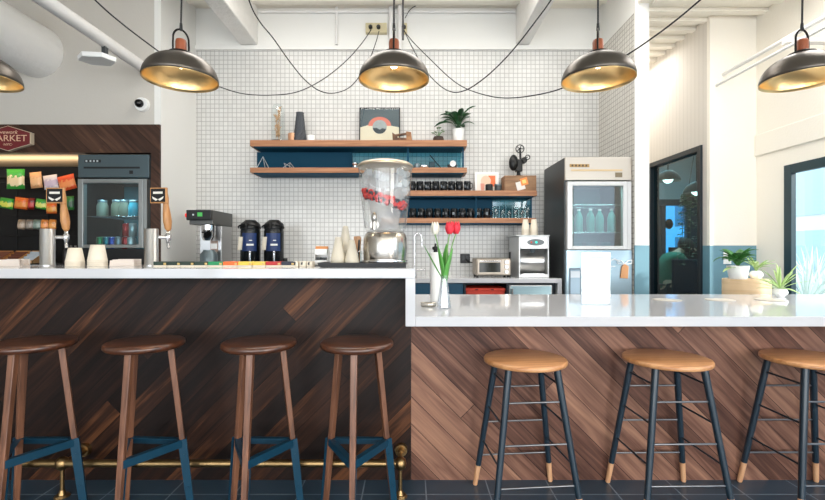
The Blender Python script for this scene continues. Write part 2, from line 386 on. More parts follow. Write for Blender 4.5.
# room beyond the glass door
g = G(); g.add([(x, y, z) for z in (0, HZ) for x, y in ((3.34, FY+.04), (3.40, FY+.04), (6.40, 9.6), (6.34, 9.6))], [(3, 2, 1, 0), (4, 5, 6, 7)]+[(i, (i+1) % 4, 4+(i+1) % 4, 4+i) for i in range(4)])
struct(g, 'wall_right_office', white_wall)
officewall = mat('dark teal office wall', (52, 78, 88), .8)
g = G()
wx0, wx1, wz0, wz1 = X(660, 9.5), X(689, 9.5), .75, Z(205, 9.5)
g.box(HX+.1, wx0, 9.5, 9.6, 0, HZ); g.box(wx1, 6.3, 9.5, 9.6, 0, HZ); g.box(wx0, wx1, 9.5, 9.6, 0, wz0); g.box(wx0, wx1, 9.5, 9.6, wz1, HZ)
g.v = [(x, y, min(z, wz1+.12)) for x, y, z in g.v]; g.cur = 1; g.box(HX+.1, 6.3, 9.5, 9.6, wz1+.12, HZ)
struct(g, 'wall_back_office', [officewall, mat('pale office wall', (196, 198, 198), .8)])
g = G(); d = .09
g.box(wx0, wx0+d, 9.44, 9.52, wz0, wz1); g.box(wx1-d, wx1, 9.44, 9.52, wz0, wz1); g.box(wx0-.1, min(wx1+.6, 6.25), 9.40, 9.5, wz1-.02, wz1+.1); g.box(wx0+d, wx1-d, 9.44, 9.52, wz0, wz0+d)
w2 = struct(g, 'window_2', frame_m)
g = G(); g.box(wx0+d, wx1-d, 9.48, 9.485, wz0+d, wz1-.02); g.build('window_pane', pane_mat('blue office glass', (150, 200, 225)), w2)
# glass door
g = G(); k = .05
g.box(HX-.02, HX+.08, DY0, DY0+k, 0, DZ); g.box(HX-.02, HX+.08, DY1-k, DY1, 0, DZ); g.box(HX-.02, HX+.08, DY0+k, DY1-k, DZ-k, DZ)
dr = struct(g, 'door_1', mat('black steel door frame', (22, 34, 42), .4), bevel=.003)
g = G(); g.box(HX+.02, HX+.03, DY0+k, DY1-k, .02, DZ-k); g.build('door_pane', pane_mat('door glass', (190, 222, 228), refl=0), dr)
g = G(); g.box(HX+.005, HX+.045, DY0+k, DY1-k, 0, .12); g.build('door_rail', MATS['black steel door frame'], dr)
# hollow ceiling beams
for i, (x0, x1) in enumerate(((-1.75, -1.575), (1.06, 1.2))):
    g = G(); g.box(x0, x1, -5.1, BY, 3.255, CZ); struct(g, 'trim_%d' % (i+3), concrete, bevel=.012, bseg=2)

# ---------------------------------------------------------------- fixed pipework
g = G(); g.cyl((-3.29, MY, 2.90), (-3.29, -4.8, 2.90), .225, n=40)
dct = g.build('air_duct', mat('white duct wrap', (246, 245, 243), .7, bump=.4, bscale=20)); tag(dct, 'thick round white air duct running high along the left side', 'duct')
g = G()
for yy in (3.2, 1.8, .4): g.shell([(.228, -.02), (.232, 0), (.228, .02)], 32)
del g
g = G(); g.cyl((-2.31, MY, 2.73), (-2.31, -4.8, 2.73), .046, n=20)
pp = g.build('ceiling_pipe', mat('white painted pipe', (232, 230, 228), .5)); tag(pp, 'long thin white pipe running towards the viewer above the cooler', 'pipe')
pipe_m = MATS['white painted pipe']
g = G(); g.cyl((X(391, BY), BY-.03, 2.95), (X(391, BY), BY-.03, CZ), .022, n=12); o = g.build('conduit', pipe_m); tag(o, 'white vertical conduit on the back wall directly behind the middle lamp cord', 'conduit')
g = G(); g.cyl((X(400, BY), BY-.06, 2.95), (X(400, BY), BY-.06, CZ), .022, n=12); o = g.build('conduit', pipe_m); tag(o, 'white vertical conduit on the back wall beside the narrow beige socket box', 'conduit')
g = G(); g.cyl((X(337, BY), BY-.02, TZ+.05), (X(337, BY), BY-.02, CZ), .014, n=12); o = g.build('conduit', pipe_m); tag(o, 'thin white vertical conduit on the wall left of the wide socket box', 'conduit')
g = G(); g.cyl((-1.55, BY-.02, 3.585), (1.05, BY-.02, 3.585), .014, n=12); o = g.build('conduit', pipe_m); tag(o, 'white horizontal conduit high on the back wall between the two beams', 'conduit')
g = G(); g.cyl((2.74, FY, 2.64), (2.74, -2, 2.64), .012, n=12); o = g.build('conduit', pipe_m); tag(o, 'lower of two thin white conduits running above the right window', 'conduit')
g = G(); g.cyl((2.80, FY, 2.74), (2.80, -2, 2.74), .016, n=12)
g.box(2.76, 3.1, 3.3, 3.36, 2.69, 2.72); o = g.build('conduit', pipe_m); tag(o, 'upper of two white conduits running above the right window, with its bracket', 'conduit')

# ================================================================ bar counters
g = G(); g.box(-4.6, .015, 2.06, 2.60, 1.03, 1.075); bt = g.build('countertop', quartz, bevel=.003)
tag(bt, 'raised white quartz bar top on the left side', 'countertop')
g = G(); g.box(-.03, .015, 2.06, 2.60, .8091, 1.03); g.build('waterfall_end', quartz, bt, bevel=.003)
g = G(); g.box(.015, 2.98, 2.06, 3.10, .809, .855); g.box(-.03, .015, 2.06, 2.60, .764, .809) if False else None
ct = g.build('countertop', quartz, bevel=.003)
tag(ct, 'lower deep white quartz bar top on the right side', 'countertop')
g = G(); g.box(-.03, .0148, 2.06, 2.60, .809, .812); del g
t1 = thing('bar_counter_front', 'walnut bar base, shade painted into its colour, with planks slanting up to the right', 'bar front', (0, 2.27, 0))
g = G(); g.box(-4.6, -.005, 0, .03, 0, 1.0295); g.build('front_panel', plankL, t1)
g = G(); g.box(-4.6, -.005, .03, .30, 0, 1.0295); g.build('carcass', matblack, t1)
t2 = thing('bar_counter_front', 'warmer walnut bar base with planks slanting down to the right', 'bar front', (0, 2.27, 0))
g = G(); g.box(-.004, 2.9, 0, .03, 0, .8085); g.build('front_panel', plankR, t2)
g = G(); g.box(-.004, 2.9, .03, .75, 0, .8085); g.build('carcass', matblack, t2)

# brass foot rail
fr = thing('foot_rail', 'brass foot rail along the base of the left bar', 'foot rail', (0, 2.12, .155))
g = G(); g.cyl((-4.6, 0, 0), (-.045, 0, 0), .018, n=20); g.build('tube', brass, fr)
for bx in (-3.24, -1.648, -.055):
    g = G(); g.lathe([(.0, -.03), (.012, -.03), (.025, -.018), (.029, 0), (.025, .018), (.012, .03), (0, .03)], 20, (bx, 0, 0))
    g.cyl((bx, 0, 0), (bx, .145, 0), .009, n=12); g.cyl((bx, .13, .0), (bx, .15, .0), .03, .034, n=24); g.cyl((bx, .1, 0), (bx, .13, 0), .016, .02, n=16)
    g.cyl((bx, 0, -.15), (bx, 0, 0), .009, n=12); g.cyl((bx, 0, -.155), (bx, 0, -.145), .034, .026, n=24); g.cyl((bx, 0, -.145), (bx, 0, -.125), .018, .011, n=16)
    g.build('bracket', brass, fr)

# ---------------------------------------------------------------- walnut stools on the left
def walnut_stool(loc, label):
    t = thing('bar_stool', label, 'bar stool', loc, 0, 'walnut three-legged stools at the raised bar')
    g = G(); g.lathe([(0, .731), (.146, .731), (.153, .734), (.1585, .740), (.160, .748), (.158, .756), (.152, .7605), (.08, .759), (0, .758)], 48)
    g.build('seat', walnut_seat, t)
    zb = .285; tops, mids, feet = [], [], []
    for k, ph in enumerate((0, 2*pi/3, -2*pi/3)):
        d = V((sin(ph), -cos(ph), 0)); a = d*.098+V((0, 0, .733)); f = d*.178
        m_ = f+(a-f)*(zb/.733); tops.append(a); mids.append((m_, d)); feet.append(f)
        side = d.cross(V((0, 0, 1)))
        g = G()
        g.bar(a, f+V((0, 0, 0)), .030, .026, side=side.cross(V((0, 0, 1))), w2=.022, h2=.02)
        lg = g.build('leg', walnut, t, bevel=.003)
    for k, (m_, d) in enumerate(mids):
        side = d.cross(V((0, 0, 1))).normalized(); f = feet[k]; ax = (m_-f).normalized()
        g = G()
        if k:
            o1 = d*.0165
            g.bar(m_+o1+ax*.02, f+o1*.85+ax*.002, .034, .003 if k == 1 else .010, side=d, w2=.028)
            s2 = side*(.0175 if k == 2 else -.0175)
            s2 = side*.016
            if k == 1: g.bar(m_+s2+ax*.02, f+s2*.8+ax*.002, .034, .003, side=side, w2=.028)
            for zz in (.01, -.05, -.2):
                c = m_+side*.0175+ax*zz
                if k == 1: g.cyl(c, c+side*.003, .0035, n=8)
        else:
            g.bar(m_-d*.0155+ax*.02, f-d*.0125+ax*.002, .032, .003, side=d, w2=.026)
        g.build('leg_plate', bluesteel, t)
    for i, j in ((0, 1), (0, 2), (1, 2)):
        p, q = mids[i][0].copy(), mids[j][0].copy(); dd = (q-p).normalized()
        out = dd.cross(V((0, 0, 1))).normalized()
        if out.dot((p+q)/2*V((1, 1, 0)) if False else V(((p+q)/2).xy.to_3d())) < 0: out = -out
        g = G(); g.bar(p+out*.012, q+out*.012, .004, .03, side=(0, 0, 1)); g.bar(p+out*.002+V((0, 0, .0165)), q+out*.002+V((0, 0, .0165)), .024, .003, side=(0, 0, 1))
        g.build('footrest_bar', bluesteel, t)
    return t
walnut_stool((-1.665, 1.98, 0), 'walnut three-legged bar stool at the far left, cut by the picture edge')
s = COL.objects[-1]
proto = [o for o in COL.objects if o.name.startswith('bar_stool')][0]
dup(proto, (-1.174, 1.98, 0), 'walnut three-legged bar stool, second from the left, with its seat in deep shade', rz=R(-4))
dup(proto, (-.672, 1.98, 0), 'walnut three-legged bar stool, third from the left, near the middle of the dark bar', rz=R(-2))
dup(proto, (-.242, 1.98, 0), 'walnut three-legged bar stool nearest the right end of the brass rail', rz=0)

# ---------------------------------------------------------------- blue metal stools on the right
rodsteel = mat('grey steel rod', (120, 122, 126), .3, .9)
def metal_stool(loc, rz, label):
    t = thing('bar_stool', label, 'bar stool', loc, rz, 'oak-topped blue metal stools at the lower bar')
    g = G(); g.lathe([(0, .646), (.181, .646), (.185, .648), (.187, .653), (.187, .661), (.184, .6655), (.178, .6675), (0, .6675)], 56)
    g.build('seat', oak_seat, t)
    def leg_at(sx, sy, z):
        k = 1-z/.64; return V((sx*(.108+(.192-.108)*k), sy*(.102+(.178-.102)*k), z))
    for sx in (-1, 1):
        for sy in (-1, 1):
            g = G(); g.cyl(leg_at(sx, sy, .64), leg_at(sx, sy, .104), .0155, .0135, n=16); lg = g.build('leg', blueleg, t)
            g = G(); g.cyl(leg_at(sx, sy, .106), leg_at(sx, sy, .004), .0135, .0115, n=16); g.cyl(leg_at(sx, sy, .004), leg_at(sx, sy, 0), .0115, .009, n=16); g.build('foot_tip', tipwood, lg)
    for z in (.50, .325, .155):
        for sy in (-1, 1):
            g = G(); g.cyl(leg_at(-1, sy, z), leg_at(1, sy, z), .0045, n=10); g.build('front_rod' if sy < 0 else 'rear_rod', rodsteel, t)
    for z in (.57, .405, .235):
        for sx in (-1, 1):
            g = G(); g.cyl(leg_at(sx, -1, z), leg_at(sx, 1, z), .0045, n=10); g.build('side_rod', blueleg, t)
    return t
ms = metal_stool((.518, 2.064, 0), R(5), 'blue-legged stool with oak seat, nearest the step between the two bars')
dup(ms, (1.172, 2.074, 0), 'blue-legged stool with oak seat, middle one of the three at the lower bar', rz=R(1))
dup(ms, (1.832, 2.076, 0), 'blue-legged stool with oak seat, at the far right, cut by the picture edge', rz=R(0))

# ================================================================ pendant lamps
def pendant(loc, label, rz):
    t = thing('pendant_lamp', label, 'pendant lamp', loc, rz, 'row of brass-lined pendant lamps over the bar')
    outer = [(.163*cos(a)**.9 if a < 1.5 else .0, .118*sin(a)) for a in [i*pi/2/14 for i in range(14)]]
    outer = [(max(r, .03), z) for r, z in outer] + [(.03, .118)]
    inner = [(max(r-.003, .0), z-.002 if z > .004 else z) for r, z in outer] + [(0, .114)]
    g = G(); g.shell(outer, 56); g.build('shade', pewter, t, solid=.002)
    g = G(); g.shell([(r-.003, z-.001) for r, z in outer[:-1]]+[(0, .113)], 56); g.build('shade_lining', gold, t, solid=.001)
    g = G(); g.shell([(.163, 0), (.1645, -.003), (.162, -.004), (.160, 0)], 56); g.build('rim', gold, t)
    g = G(); g.lathe([(.054, .112), (.058, .117), (.054, .124), (.034, .130), (.03, .134)], 28); g.build('cap', mat('black cap metal', (40, 38, 36), .4, .8), t)
    g = G(); g.lathe([(.024, .132), (.0245, .175), (.022, .186), (.014, .19)], 20); g.build('socket', copperwood, t)
    g = G(); pts = [(-.036, 0, .120)]+[(-.036, 0, .165)]+[(.036*-cos(a), 0, .185+.05*sin(a)) for a in [i*pi/12 for i in range(1, 12)]]+[(.036, 0, .165), (.036, 0, .120)]
    g.tube(pts, .0045, 8); g.build('bracket', MATS['black cap metal'], t)
    g = G(); g.lathe([(.0, .228), (.008, .232), (.006, .262), (.0035, .27)], 10); g.tube([(0, 0, .26), (.003, 0, .4), (0, 0, CZ-loc[2]-.0)], .0042, 8); g.build('cord', rubber, t)
    g = G(); g.ball((0, 0, .078), .022, 16, 1.1); g.cyl((0, 0, .098), (0, 0, .112), .013, n=14)
    g.build('bulb', mat('warm lit bulb', (255, 235, 200), .4, emit=(255, 228, 190), es=8), t)
    return t
LD = 2.1
lamps = [(-22, 'brass-lined pewter pendant lamp at the far left, only its right edge in view', 20), (181, 'brass-lined pewter pendant lamp hanging left, in front of the white side wall', 50),
         (394, 'brass-lined pewter pendant lamp in the middle, above the drink dispenser', 90), (598, 'brass-lined pewter pendant lamp hanging in front of the glass-door fridge corner', 65), (802, 'brass-lined pewter pendant lamp at the far right above the window plants', 10)]
for i, (px, lb, rz) in enumerate(lamps):
    loc = (X(px, LD), LD, Z(80, LD))
    if i == 0: pl = pendant(loc, lb, R(rz))
    else: dup(pl, loc, lb, rz=R(rz))
# draped cables: from ceiling hooks above the bar to the sockets on the back wall
def cable(label, pts, r=.0042, name='lamp_cable'):
    P = [at(px, py, D) for px, py, D in pts]
    # Catmull-Rom
    out = []
    Q = [P[0]*2-P[1]]+P+[P[-1]*2-P[-2]]
    for i in range(1, len(Q)-2):
        a, b, c, d = Q[i-1:i+3]
        for k in range(8):
            t = k/8; out.append(.5*((2*b)+(c-a)*t+(2*a-5*b+4*c-d)*t*t+(3*b-a-3*c+d)*t**3))
    out.append(P[-1]); g = G(); g.tube(out, r, 6); o = g.build(name, rubber)
    return tag(o, label, 'cable')
cable('black cable sagging from the left ceiling behind the left lamp to the wide socket box', [(40, -55, 2.3), (95, 0, 2.45), (125, 26, 2.6), (158, 51, 2.8), (190, 75, 3.05), (220, 87, 3.3), (245, 94, 3.5), (275, 95, 3.7), (300, 91, 3.9), (325, 78, 4.1), (347, 60, 4.3), (362, 43, 4.45), (371, 30, 4.55)])
cable('black cable dropping right of the left beam and looping to the wide socket box', [(238, -40, 2.5), (250, 3, 2.7), (260, 22, 2.85), (273, 38, 3.0), (290, 62, 3.3), (305, 80, 3.5), (320, 91, 3.7), (335, 93, 3.9), (350, 87, 4.1), (361, 74, 4.3), (370, 58, 4.4), (376, 42, 4.5), (379, 31, 4.55)])
cable('black cable looping from the narrow socket box down and up to the right ceiling beam', [(404, 30, 4.55), (411, 45, 4.4), (424, 68, 4.1), (438, 84, 3.9), (452, 92, 3.6), (466, 90, 3.4), (482, 80, 3.2), (500, 64, 3.0), (518, 44, 2.85), (535, 22, 2.7), (549, 3, 2.6), (562, -18, 2.5)])
cable('long black cable from the narrow socket box sagging far right past the fridge lamp', [(403, 30, 4.5), (415, 44, 4.35), (432, 61, 4.15), (450, 78, 3.95), (465, 88, 3.75), (485, 95, 3.55), (505, 98, 3.35), (530, 96, 3.15), (560, 89, 2.95), (590, 74, 2.75), (625, 56, 2.5), (655, 36, 2.35), (680, 17, 2.2), (705, -4, 2.1), (740, -32, 2.05)])
g = G(); g.cyl((X(403, 3.9), 3.9, Z(40, 3.9)), (X(403, 3.9), 3.9, CZ), .008, n=8); o = g.build('drop_cable', rubber); tag(o, 'black cord hanging straight down just right of the middle lamp cord', 'cord')
def cpath(p0): pass
cable('thin grey wire arching along the top of the back wall', [(405, 18, 4.5), (412, 8, 4.55), (428, 2, 4.56), (450, 1, 4.56), (480, 3, 4.56), (500, 3, 4.56)], .004, 'wall_wire')

# socket boxes
beigebox = mat('beige electrical box', (206, 194, 158), .5)
def sockbox(px0, px1, label, plugs):
    t = thing('socket_box', label, 'socket box', (X((px0+px1)/2, BY), BY-.03, Z(30, BY))); w = (px1-px0)/97.8/2
    g = G(); g.box(-w, w, -.02, .03, -.05, .05); g.build('box', beigebox, t, bevel=.004)
    for x in plugs:
        g = G(); g.cyl((x, -.045, 0), (x, -.02, 0), .02, n=14); g.cyl((x, -.065, -.005), (x, -.045, 0), .01, .016, n=12); g.build('plug', black, t)
sockbox(366, 387, 'wide beige electrical box with two black plugs, high on the back wall', (-.055, .025))
sockbox(401, 407, 'narrow beige electrical box with one plug, high on the back wall', (0,))

# ceiling gadgets on the left
t = thing('security_camera', 'small white dome camera with black eye on the grey wall', 'security camera', (X(143, MY), MY, Z(105, MY)))
g = G(); g.cyl((0, 0, 0), (0, -.03, 0), .062, .058, n=28); g.build('base', porcelain, t)
g = G(); g.ball((-.01, -.04, .002), .036, 20); g.build('lens_dome', mat('glossy black', (8, 8, 10), .12), t)
t = thing('wireless_access_point', 'flat white wedge-shaped access point hanging from a dark bracket', 'access point', tuple(at(97, 58, 3.386)))
g = G(); hx = [(.13*cos(a)*1.05, .1*sin(a)) for a in [R(k*60+10) for k in range(6)]]
n = 6; vs = [(x, y, -.025) for x, y in hx]+[(x*1.02, y*1.02, .012) for x, y in hx]
g.add(vs, [tuple(range(5, -1, -1)), tuple(range(6, 12))]+[(i, (i+1) % 6, 6+(i+1) % 6, 6+i) for i in range(6)]); g.build('housing', porcelain, t, bevel=.006)
g = G(); g.box(.04, .065, -.01, .01, .012, .10); g.box(-.03, .055, -.02, .02, .012, .035); g.box(.062, .072, -.02, .02, .02, .09); g.build('bracket', mat('dark grey bracket', (60, 64, 66), .5), t)
# ================================================================ kitchen back counter
KF = 3.95; KZ = .91
g = G(); g.box(LX+.005, 1.317, KF, BY-.002, .87, KZ); kt = g.build('countertop', quartz, bevel=.003)
tag(kt, 'thin white worktop along the tiled back wall, under the toaster', 'countertop')
g = G(); g.box(1.279, 1.317, KF, BY-.002, 0, .87); g.build('end_panel', quartz, kt, bevel=.002)
tealcab = mat('teal cabinet paint', (14, 78, 108), .45)
def cab(x0, x1, label, doors, m=tealcab):
    t = thing('base_cabinet', label, 'cabinet', ((x0+x1)/2, KF+.02, 0)); w = (x1-x0)/2
    g = G(); g.box(-w, w, .02, .58, .08, .868); g.build('body', m, t, bevel=.002)
    for a, b_ in doors:
        g = G(); g.box(a+.003, b_-.003, 0, .02, .10, .862); d = g.build('door', m, t, bevel=.002)
        g = G(); c = (a+b_)/2; g.box(c-.05, c-.02, -.012, 0, .76, .83); g.cyl((c-.035, -.02, .795), (c-.035, -.012, .795), .006, n=10); g.build('handle', steel, d)
    return t
cab(-2.19, -1.1, 'teal base cabinet under the coffee brewer, hidden behind the bar', [(-.54, 0), (0, .54)])
cab(-1.09, -.01, 'teal base cabinet behind the drink dispenser', [(-.54, 0), (0, .54)])
cab(0.0, .455, 'teal base cabinet right of the raised bar end, with a small steel latch', [(-.2275, .2275)])
t = thing('open_shelf_unit', 'dark open cubby under the worktop holding a red crate', 'shelf unit', (.655, KF+.02, 0)); g = G()
g.box(-.197, -.18, 0, .58, 0, .868); g.box(.18, .197, 0, .58, 0, .868); g.box(-.18, .18, .56, .58, 0, .868); g.build('frame', mat('dark navy panel', (16, 30, 42), .5), t)
g = G(); g.box(-.18, .18, .01, .56, .60, .62); g.build('shelf', MATS['dark navy panel'], t)
g = G(); g.box(-.18, .18, .01, .56, .08, .10); g.build('shelf', MATS['dark navy panel'], t)
red = mat('red plastic', (236, 74, 52), .4)
t = thing('storage_crate', 'red plastic crate tucked under the worktop below the toaster', 'crate', (.655, KF+.06, .6205)); g = G()
g.prism([(-.16, .0), (.16, .0), (.175, .18), (-.175, .18)], 0, .3); g.build('bin', red, t, bevel=.006)
g = G(); g.box(-.178, .178, -.008, .308, .175, .20); g.build('rim', red, t, bevel=.005)
for x in (-.08, .06):
    g = G(); g.box(x-.012, x+.012, -.011, -.007, .182, .192); g.build('slot', mat('dark red slot', (110, 20, 20), .6), t)
t = thing('undercounter_cooler', 'undercounter cooler with pale blue frosted door, below the water dispenser', 'cooler', (1.065, KF+.03, 0)); g = G()
g.box(-.21, .21, .03, .56, .02, .866); g.build('body', MATS['dark navy panel'], t)
g = G(); g.box(-.205, .175, 0, .03, .10, .85); d = g.build('door', steel, t, bevel=.003)
g = G(); g.box(-.195, .165, -.004, 0, .12, .84); g.build('glass', mat('frosted pale blue glass', (176, 206, 216), .25), d)
g = G(); g.cyl((-.18, -.02, .3), (-.18, -.02, .82), .008, n=10); g.build('handle', steel, d)

# faucet
t = thing('faucet', 'chrome gooseneck faucet on the back worktop beside the raised bar end', 'faucet', (X(414.5, 4.4), 4.4, KZ)); g = G()
r = .035
pts = [(0, 0, 0), (0, 0, .2), (0, 0, .37)]+[(r-r*cos(a), 0, .37+r*sin(a)*1.3) for a in [i*pi/8 for i in range(1, 9)]]+[(2*r+.005, -.01, .27)]
g.tube(pts, .0065, 10); g.cyl((0, 0, 0), (0, 0, .04), .02, .015, n=16); g.build('spout', chrome, t)
g = G(); g.tube([(.0, 0, .06), (.045, -.02, .055), (.085, -.03, .06)], .007, 8); g.ball((.09, -.03, .062), .011); g.build('lever', chrome, t)

# toaster oven
t = thing('toaster_oven', 'small silver toaster oven with three knobs on the back worktop', 'toaster oven', (X(493.5, 4.15), 4.15, KZ)); g = G()
w = .163; g.box(-w, w, .0, .24, .015, .172); g.build('body', mat('warm toaster steel', (170, 160, 148), .4, .8), t, bevel=.01)
g = G(); g.box(-w+.012, .075, -.012, 0, .028, .16); d = g.build('door', MATS['warm toaster steel'], t, bevel=.004)
g = G(); g.box(-w+.03, .062, -.0145, -.012, .045, .135); g.build('window', mat('dark oven glass', (44, 46, 42), .1), d)
g = G(); g.cyl((-w+.03, -.03, .148), (.06, -.03, .148), .006, n=10); g.cyl((-w+.04, -.03, .148), (-w+.04, -.01, .148), .004, n=8); g.cyl((.05, -.03, .148), (.05, -.01, .148), .004, n=8); g.build('handle', chrome, d)
g = G(); g.box(-w+.02, .07, .03, .2, .085, .088); g.build('rack', chrome, t) if False else None
for z in (.14, .095, .05):
    g = G(); g.cyl((.118, -.02, z), (.118, 0, z), .016, .018, n=18); g.build('knob', steel, t)
for x in (-w+.02, w-.02):
    for y in (.03, .2):
        g = G(); g.cyl((x, y, 0), (x, y, .016), .012, n=10); g.build('foot', black, t)
# wall outlet and the toaster cord
t = thing('wall_outlet', 'square black wall outlet on the tiles left of the toaster', 'outlet', (X(465, BY), BY-.001, Z(258.5, BY))); g = G()
g.box(-.05, .05, -.012, 0, -.048, .048); g.build('plate', black, t, bevel=.004)
for x in (-.022, .022):
    g = G(); g.box(x-.013, x+.013, -.016, -.012, -.02, .028); g.build('socket', mat('dark grey bracket', (60, 64, 66), .5), t)
g = G(); a = at(466, 259, 4.57); g.tube([a, a+V((.03, -.03, -.03)), a+V((.07, -.05, -.04)), (X(478, 4.4), 4.4, .95)], .005, 8)
o = g.build('power_cord', rubber); tag(o, 'short black cord from the wall outlet to the toaster', 'cord')
g = G(); g.box(-.012, .012, 0, .03, 0, .23); t = g.build('knife_sharpener', black, bevel=.004); t.location = (X(510.5, 4.42), 4.42, KZ); tag(t, 'narrow upright black gadget behind the right corner of the toaster', 'kitchen gadget')

# water and ice dispenser
D0 = 4.08; t = thing('ice_dispenser', 'light silver countertop ice and water dispenser beside the glass-door fridge', 'ice dispenser', (X(534, D0), D0, KZ))
w = .137; H = Z(235, D0)-KZ; lightsteel = mat('light silver panel', (206, 208, 208), .35, .45); g = G()
g.box(-w, w, .10, .42, .0, H-.01); g.box(-w, -w+.012, 0, .10, .0, H-.01); g.box(w-.012, w, 0, .10, 0, H-.01); g.box(-w+.012, w-.012, 0, .1, H-.125, H-.01); g.box(-w+.012, w-.012, 0, .1, 0, .03)
g.build('housing', lightsteel, t, bevel=.003)
g = G(); g.box(-w-.03, w+.005, -.01, .43, H-.0095, H); g.build('lid', lightsteel, t, bevel=.003)
g = G(); g.cyl((0.015, -.004, H-.066), (.015, 0, H-.066), .03, n=28); 
g.v = [(x*1+(x-.015)*1.6, y, z) for x, y, z in g.v]; pn = g.build('control_panel', mat('grey control oval', (96, 104, 108), .3), t)
g = G(); g.cyl((.02, -.008, H-.066), (.02, -.004, H-.066), .011, n=16); g.build('light', mat('teal indicator', (40, 190, 170), .4, emit=(40, 210, 180), es=1), pn)
g = G(); g.cyl((-.025, -.008, H-.066), (-.025, -.004, H-.066), .008, n=16); g.build('button', mat('red button', (200, 60, 50), .4), pn)
g = G(); g.shell([(.09, .03), (.09, H-.125)], 32, (0, .13, 0)); g.v = [v for v in g.v]; 
g = G()
ang = [pi+pi*i/12 for i in range(13)]; vs = [(.122*cos(a), .10+.06*sin(a)*.0-0.0, z) for z in (.03, H-.125) for a in ang]
vs = [(.122*cos(a), .098+.0*sin(a)-.012*(1-abs(sin(a))), z) for z in (.03, H-.125) for a in ang]
g.add(vs, [(i, i+1, 14+i, 13+i) for i in range(12)], True); g.build('splash_panel', steel, t, solid=.002)
g = G(); g.cyl((0, .05, H-.16), (0, .05, H-.125), .018, .028, n=16); g.build('spout', MATS['grey control oval'], t)
g = G(); g.box(-.10, .10, .01, .09, .03, .036); g.build('drip_grille', steel, t)

def cup_stack(loc, n, label, r0=.038, h=.095, tp=.72, group=None, m=papercup, step=.011, name='cup_stack'):
    """upside-down cups nested upward; each cup a thing"""
    out = []
    for k in range(n):
        g = G(); g.shell([(r0, 0), (r0+.0015, .0015), (r0, .004), (r0*tp, h)], 24); g.add([(r0*tp*cos(2*pi*i/24), r0*tp*sin(2*pi*i/24), h) for i in range(24)], [tuple(range(24))])
        if k == 0: proto_ = g.build('paper_cup', m, solid=.0012); o = proto_
        else: o = proto_.copy(); COL.objects.link(o)
        o.location = (loc[0], loc[1], loc[2]+k*step); tag(o, label, 'cup', group); out.append(o)
    return out
cup_stack((X(525.5, 4.2), 4.2, KZ+H+.001), 5, 'cream paper cup in the left upside-down stack on top of the ice dispenser', .036, .10, .62, 'left cup stack on the ice dispenser', step=.012)
cup_stack((X(534, 4.2), 4.2, KZ+H+.001), 5, 'cream paper cup in the right upside-down stack on top of the ice dispenser', .036, .10, .62, 'right cup stack on the ice dispenser', step=.012)

# coffee brewer
D0 = 4.0; t = thing('coffee_brewer', 'tall steel coffee brewer with black head and green display, left on the worktop', 'coffee brewer', (X(201, D0), D0, KZ))
xw = .105; TZb = Z(210, D0)-KZ; g = G(); g.box(-xw, xw, -.02, .43, TZb-.105, TZb); 
g = G(); g.box(-xw-.008, xw+.0, -.04, .0, TZb-.092, TZb-.002); hd = g.build('head_panel', black, t, bevel=.006)
g = G(); g.box(-xw, xw, 0, .44, TZb-.13, TZb); g.build('head_housing', mat('dark brushed steel', (92, 92, 90), .38, .8), t, bevel=.004)
g = G(); g.box(-xw+.005, xw-.005, .19, .43, .04, TZb-.13); g.build('column', steel, t, bevel=.003)
g = G(); g.box(-xw, xw, -.02, .43, 0, .04); g.build('base', steel, t, bevel=.004)
g = G(); g.box(-.012, .03, -.0425, -.04, TZb-.06, TZb-.025); g.build('display', mat('green display', (60, 150, 70), .4, emit=(70, 170, 80), es=.6), hd)
g = G(); g.cyl((-.05, -.0425, TZb-.045), (-.05, -.04, TZb-.045), .008, n=12); g.build('button', steel, hd)
g = G(); g.cyl((-xw-.014, -.03, TZb-.05), (-xw-.008, -.03, TZb-.05), .018, n=16); g.build('red_light', mat('red indicator', (220, 50, 40), .4, emit=(230, 50, 40), es=1), hd)
g = G(); g.lathe([(.04, -.12), (.058, -.09), (.062, 0), (.062, .02)], 28, (.03, .08, TZb-.15)); fb = g.build('brew_basket', chrome, t)
g = G(); g.bar((.03, .03, TZb-.19), (.03, -.03, TZb-.20), .02, .012); g.build('handle', black, fb)
g = G(); g.box(.0, .07, .184, .19, TZb-.37, TZb-.27); g.build('label_plate', mat('brown white brew label', (170, 150, 140), .5), t)
g = G(); g.box(.006, .064, .182, .184, TZb-.345, TZb-.295); g.build('label_card', porcelain, t)
g = G(); g.lathe([(.07, 0), (.075, .02), (.075, .17), (.05, .2), (.05, .21)], 28, (.03, .09, .041)); s_ = g.build('server', dsteel); s_.location = t.location; tag(s_, 'steel coffee server standing under the brewer basket', 'coffee server')

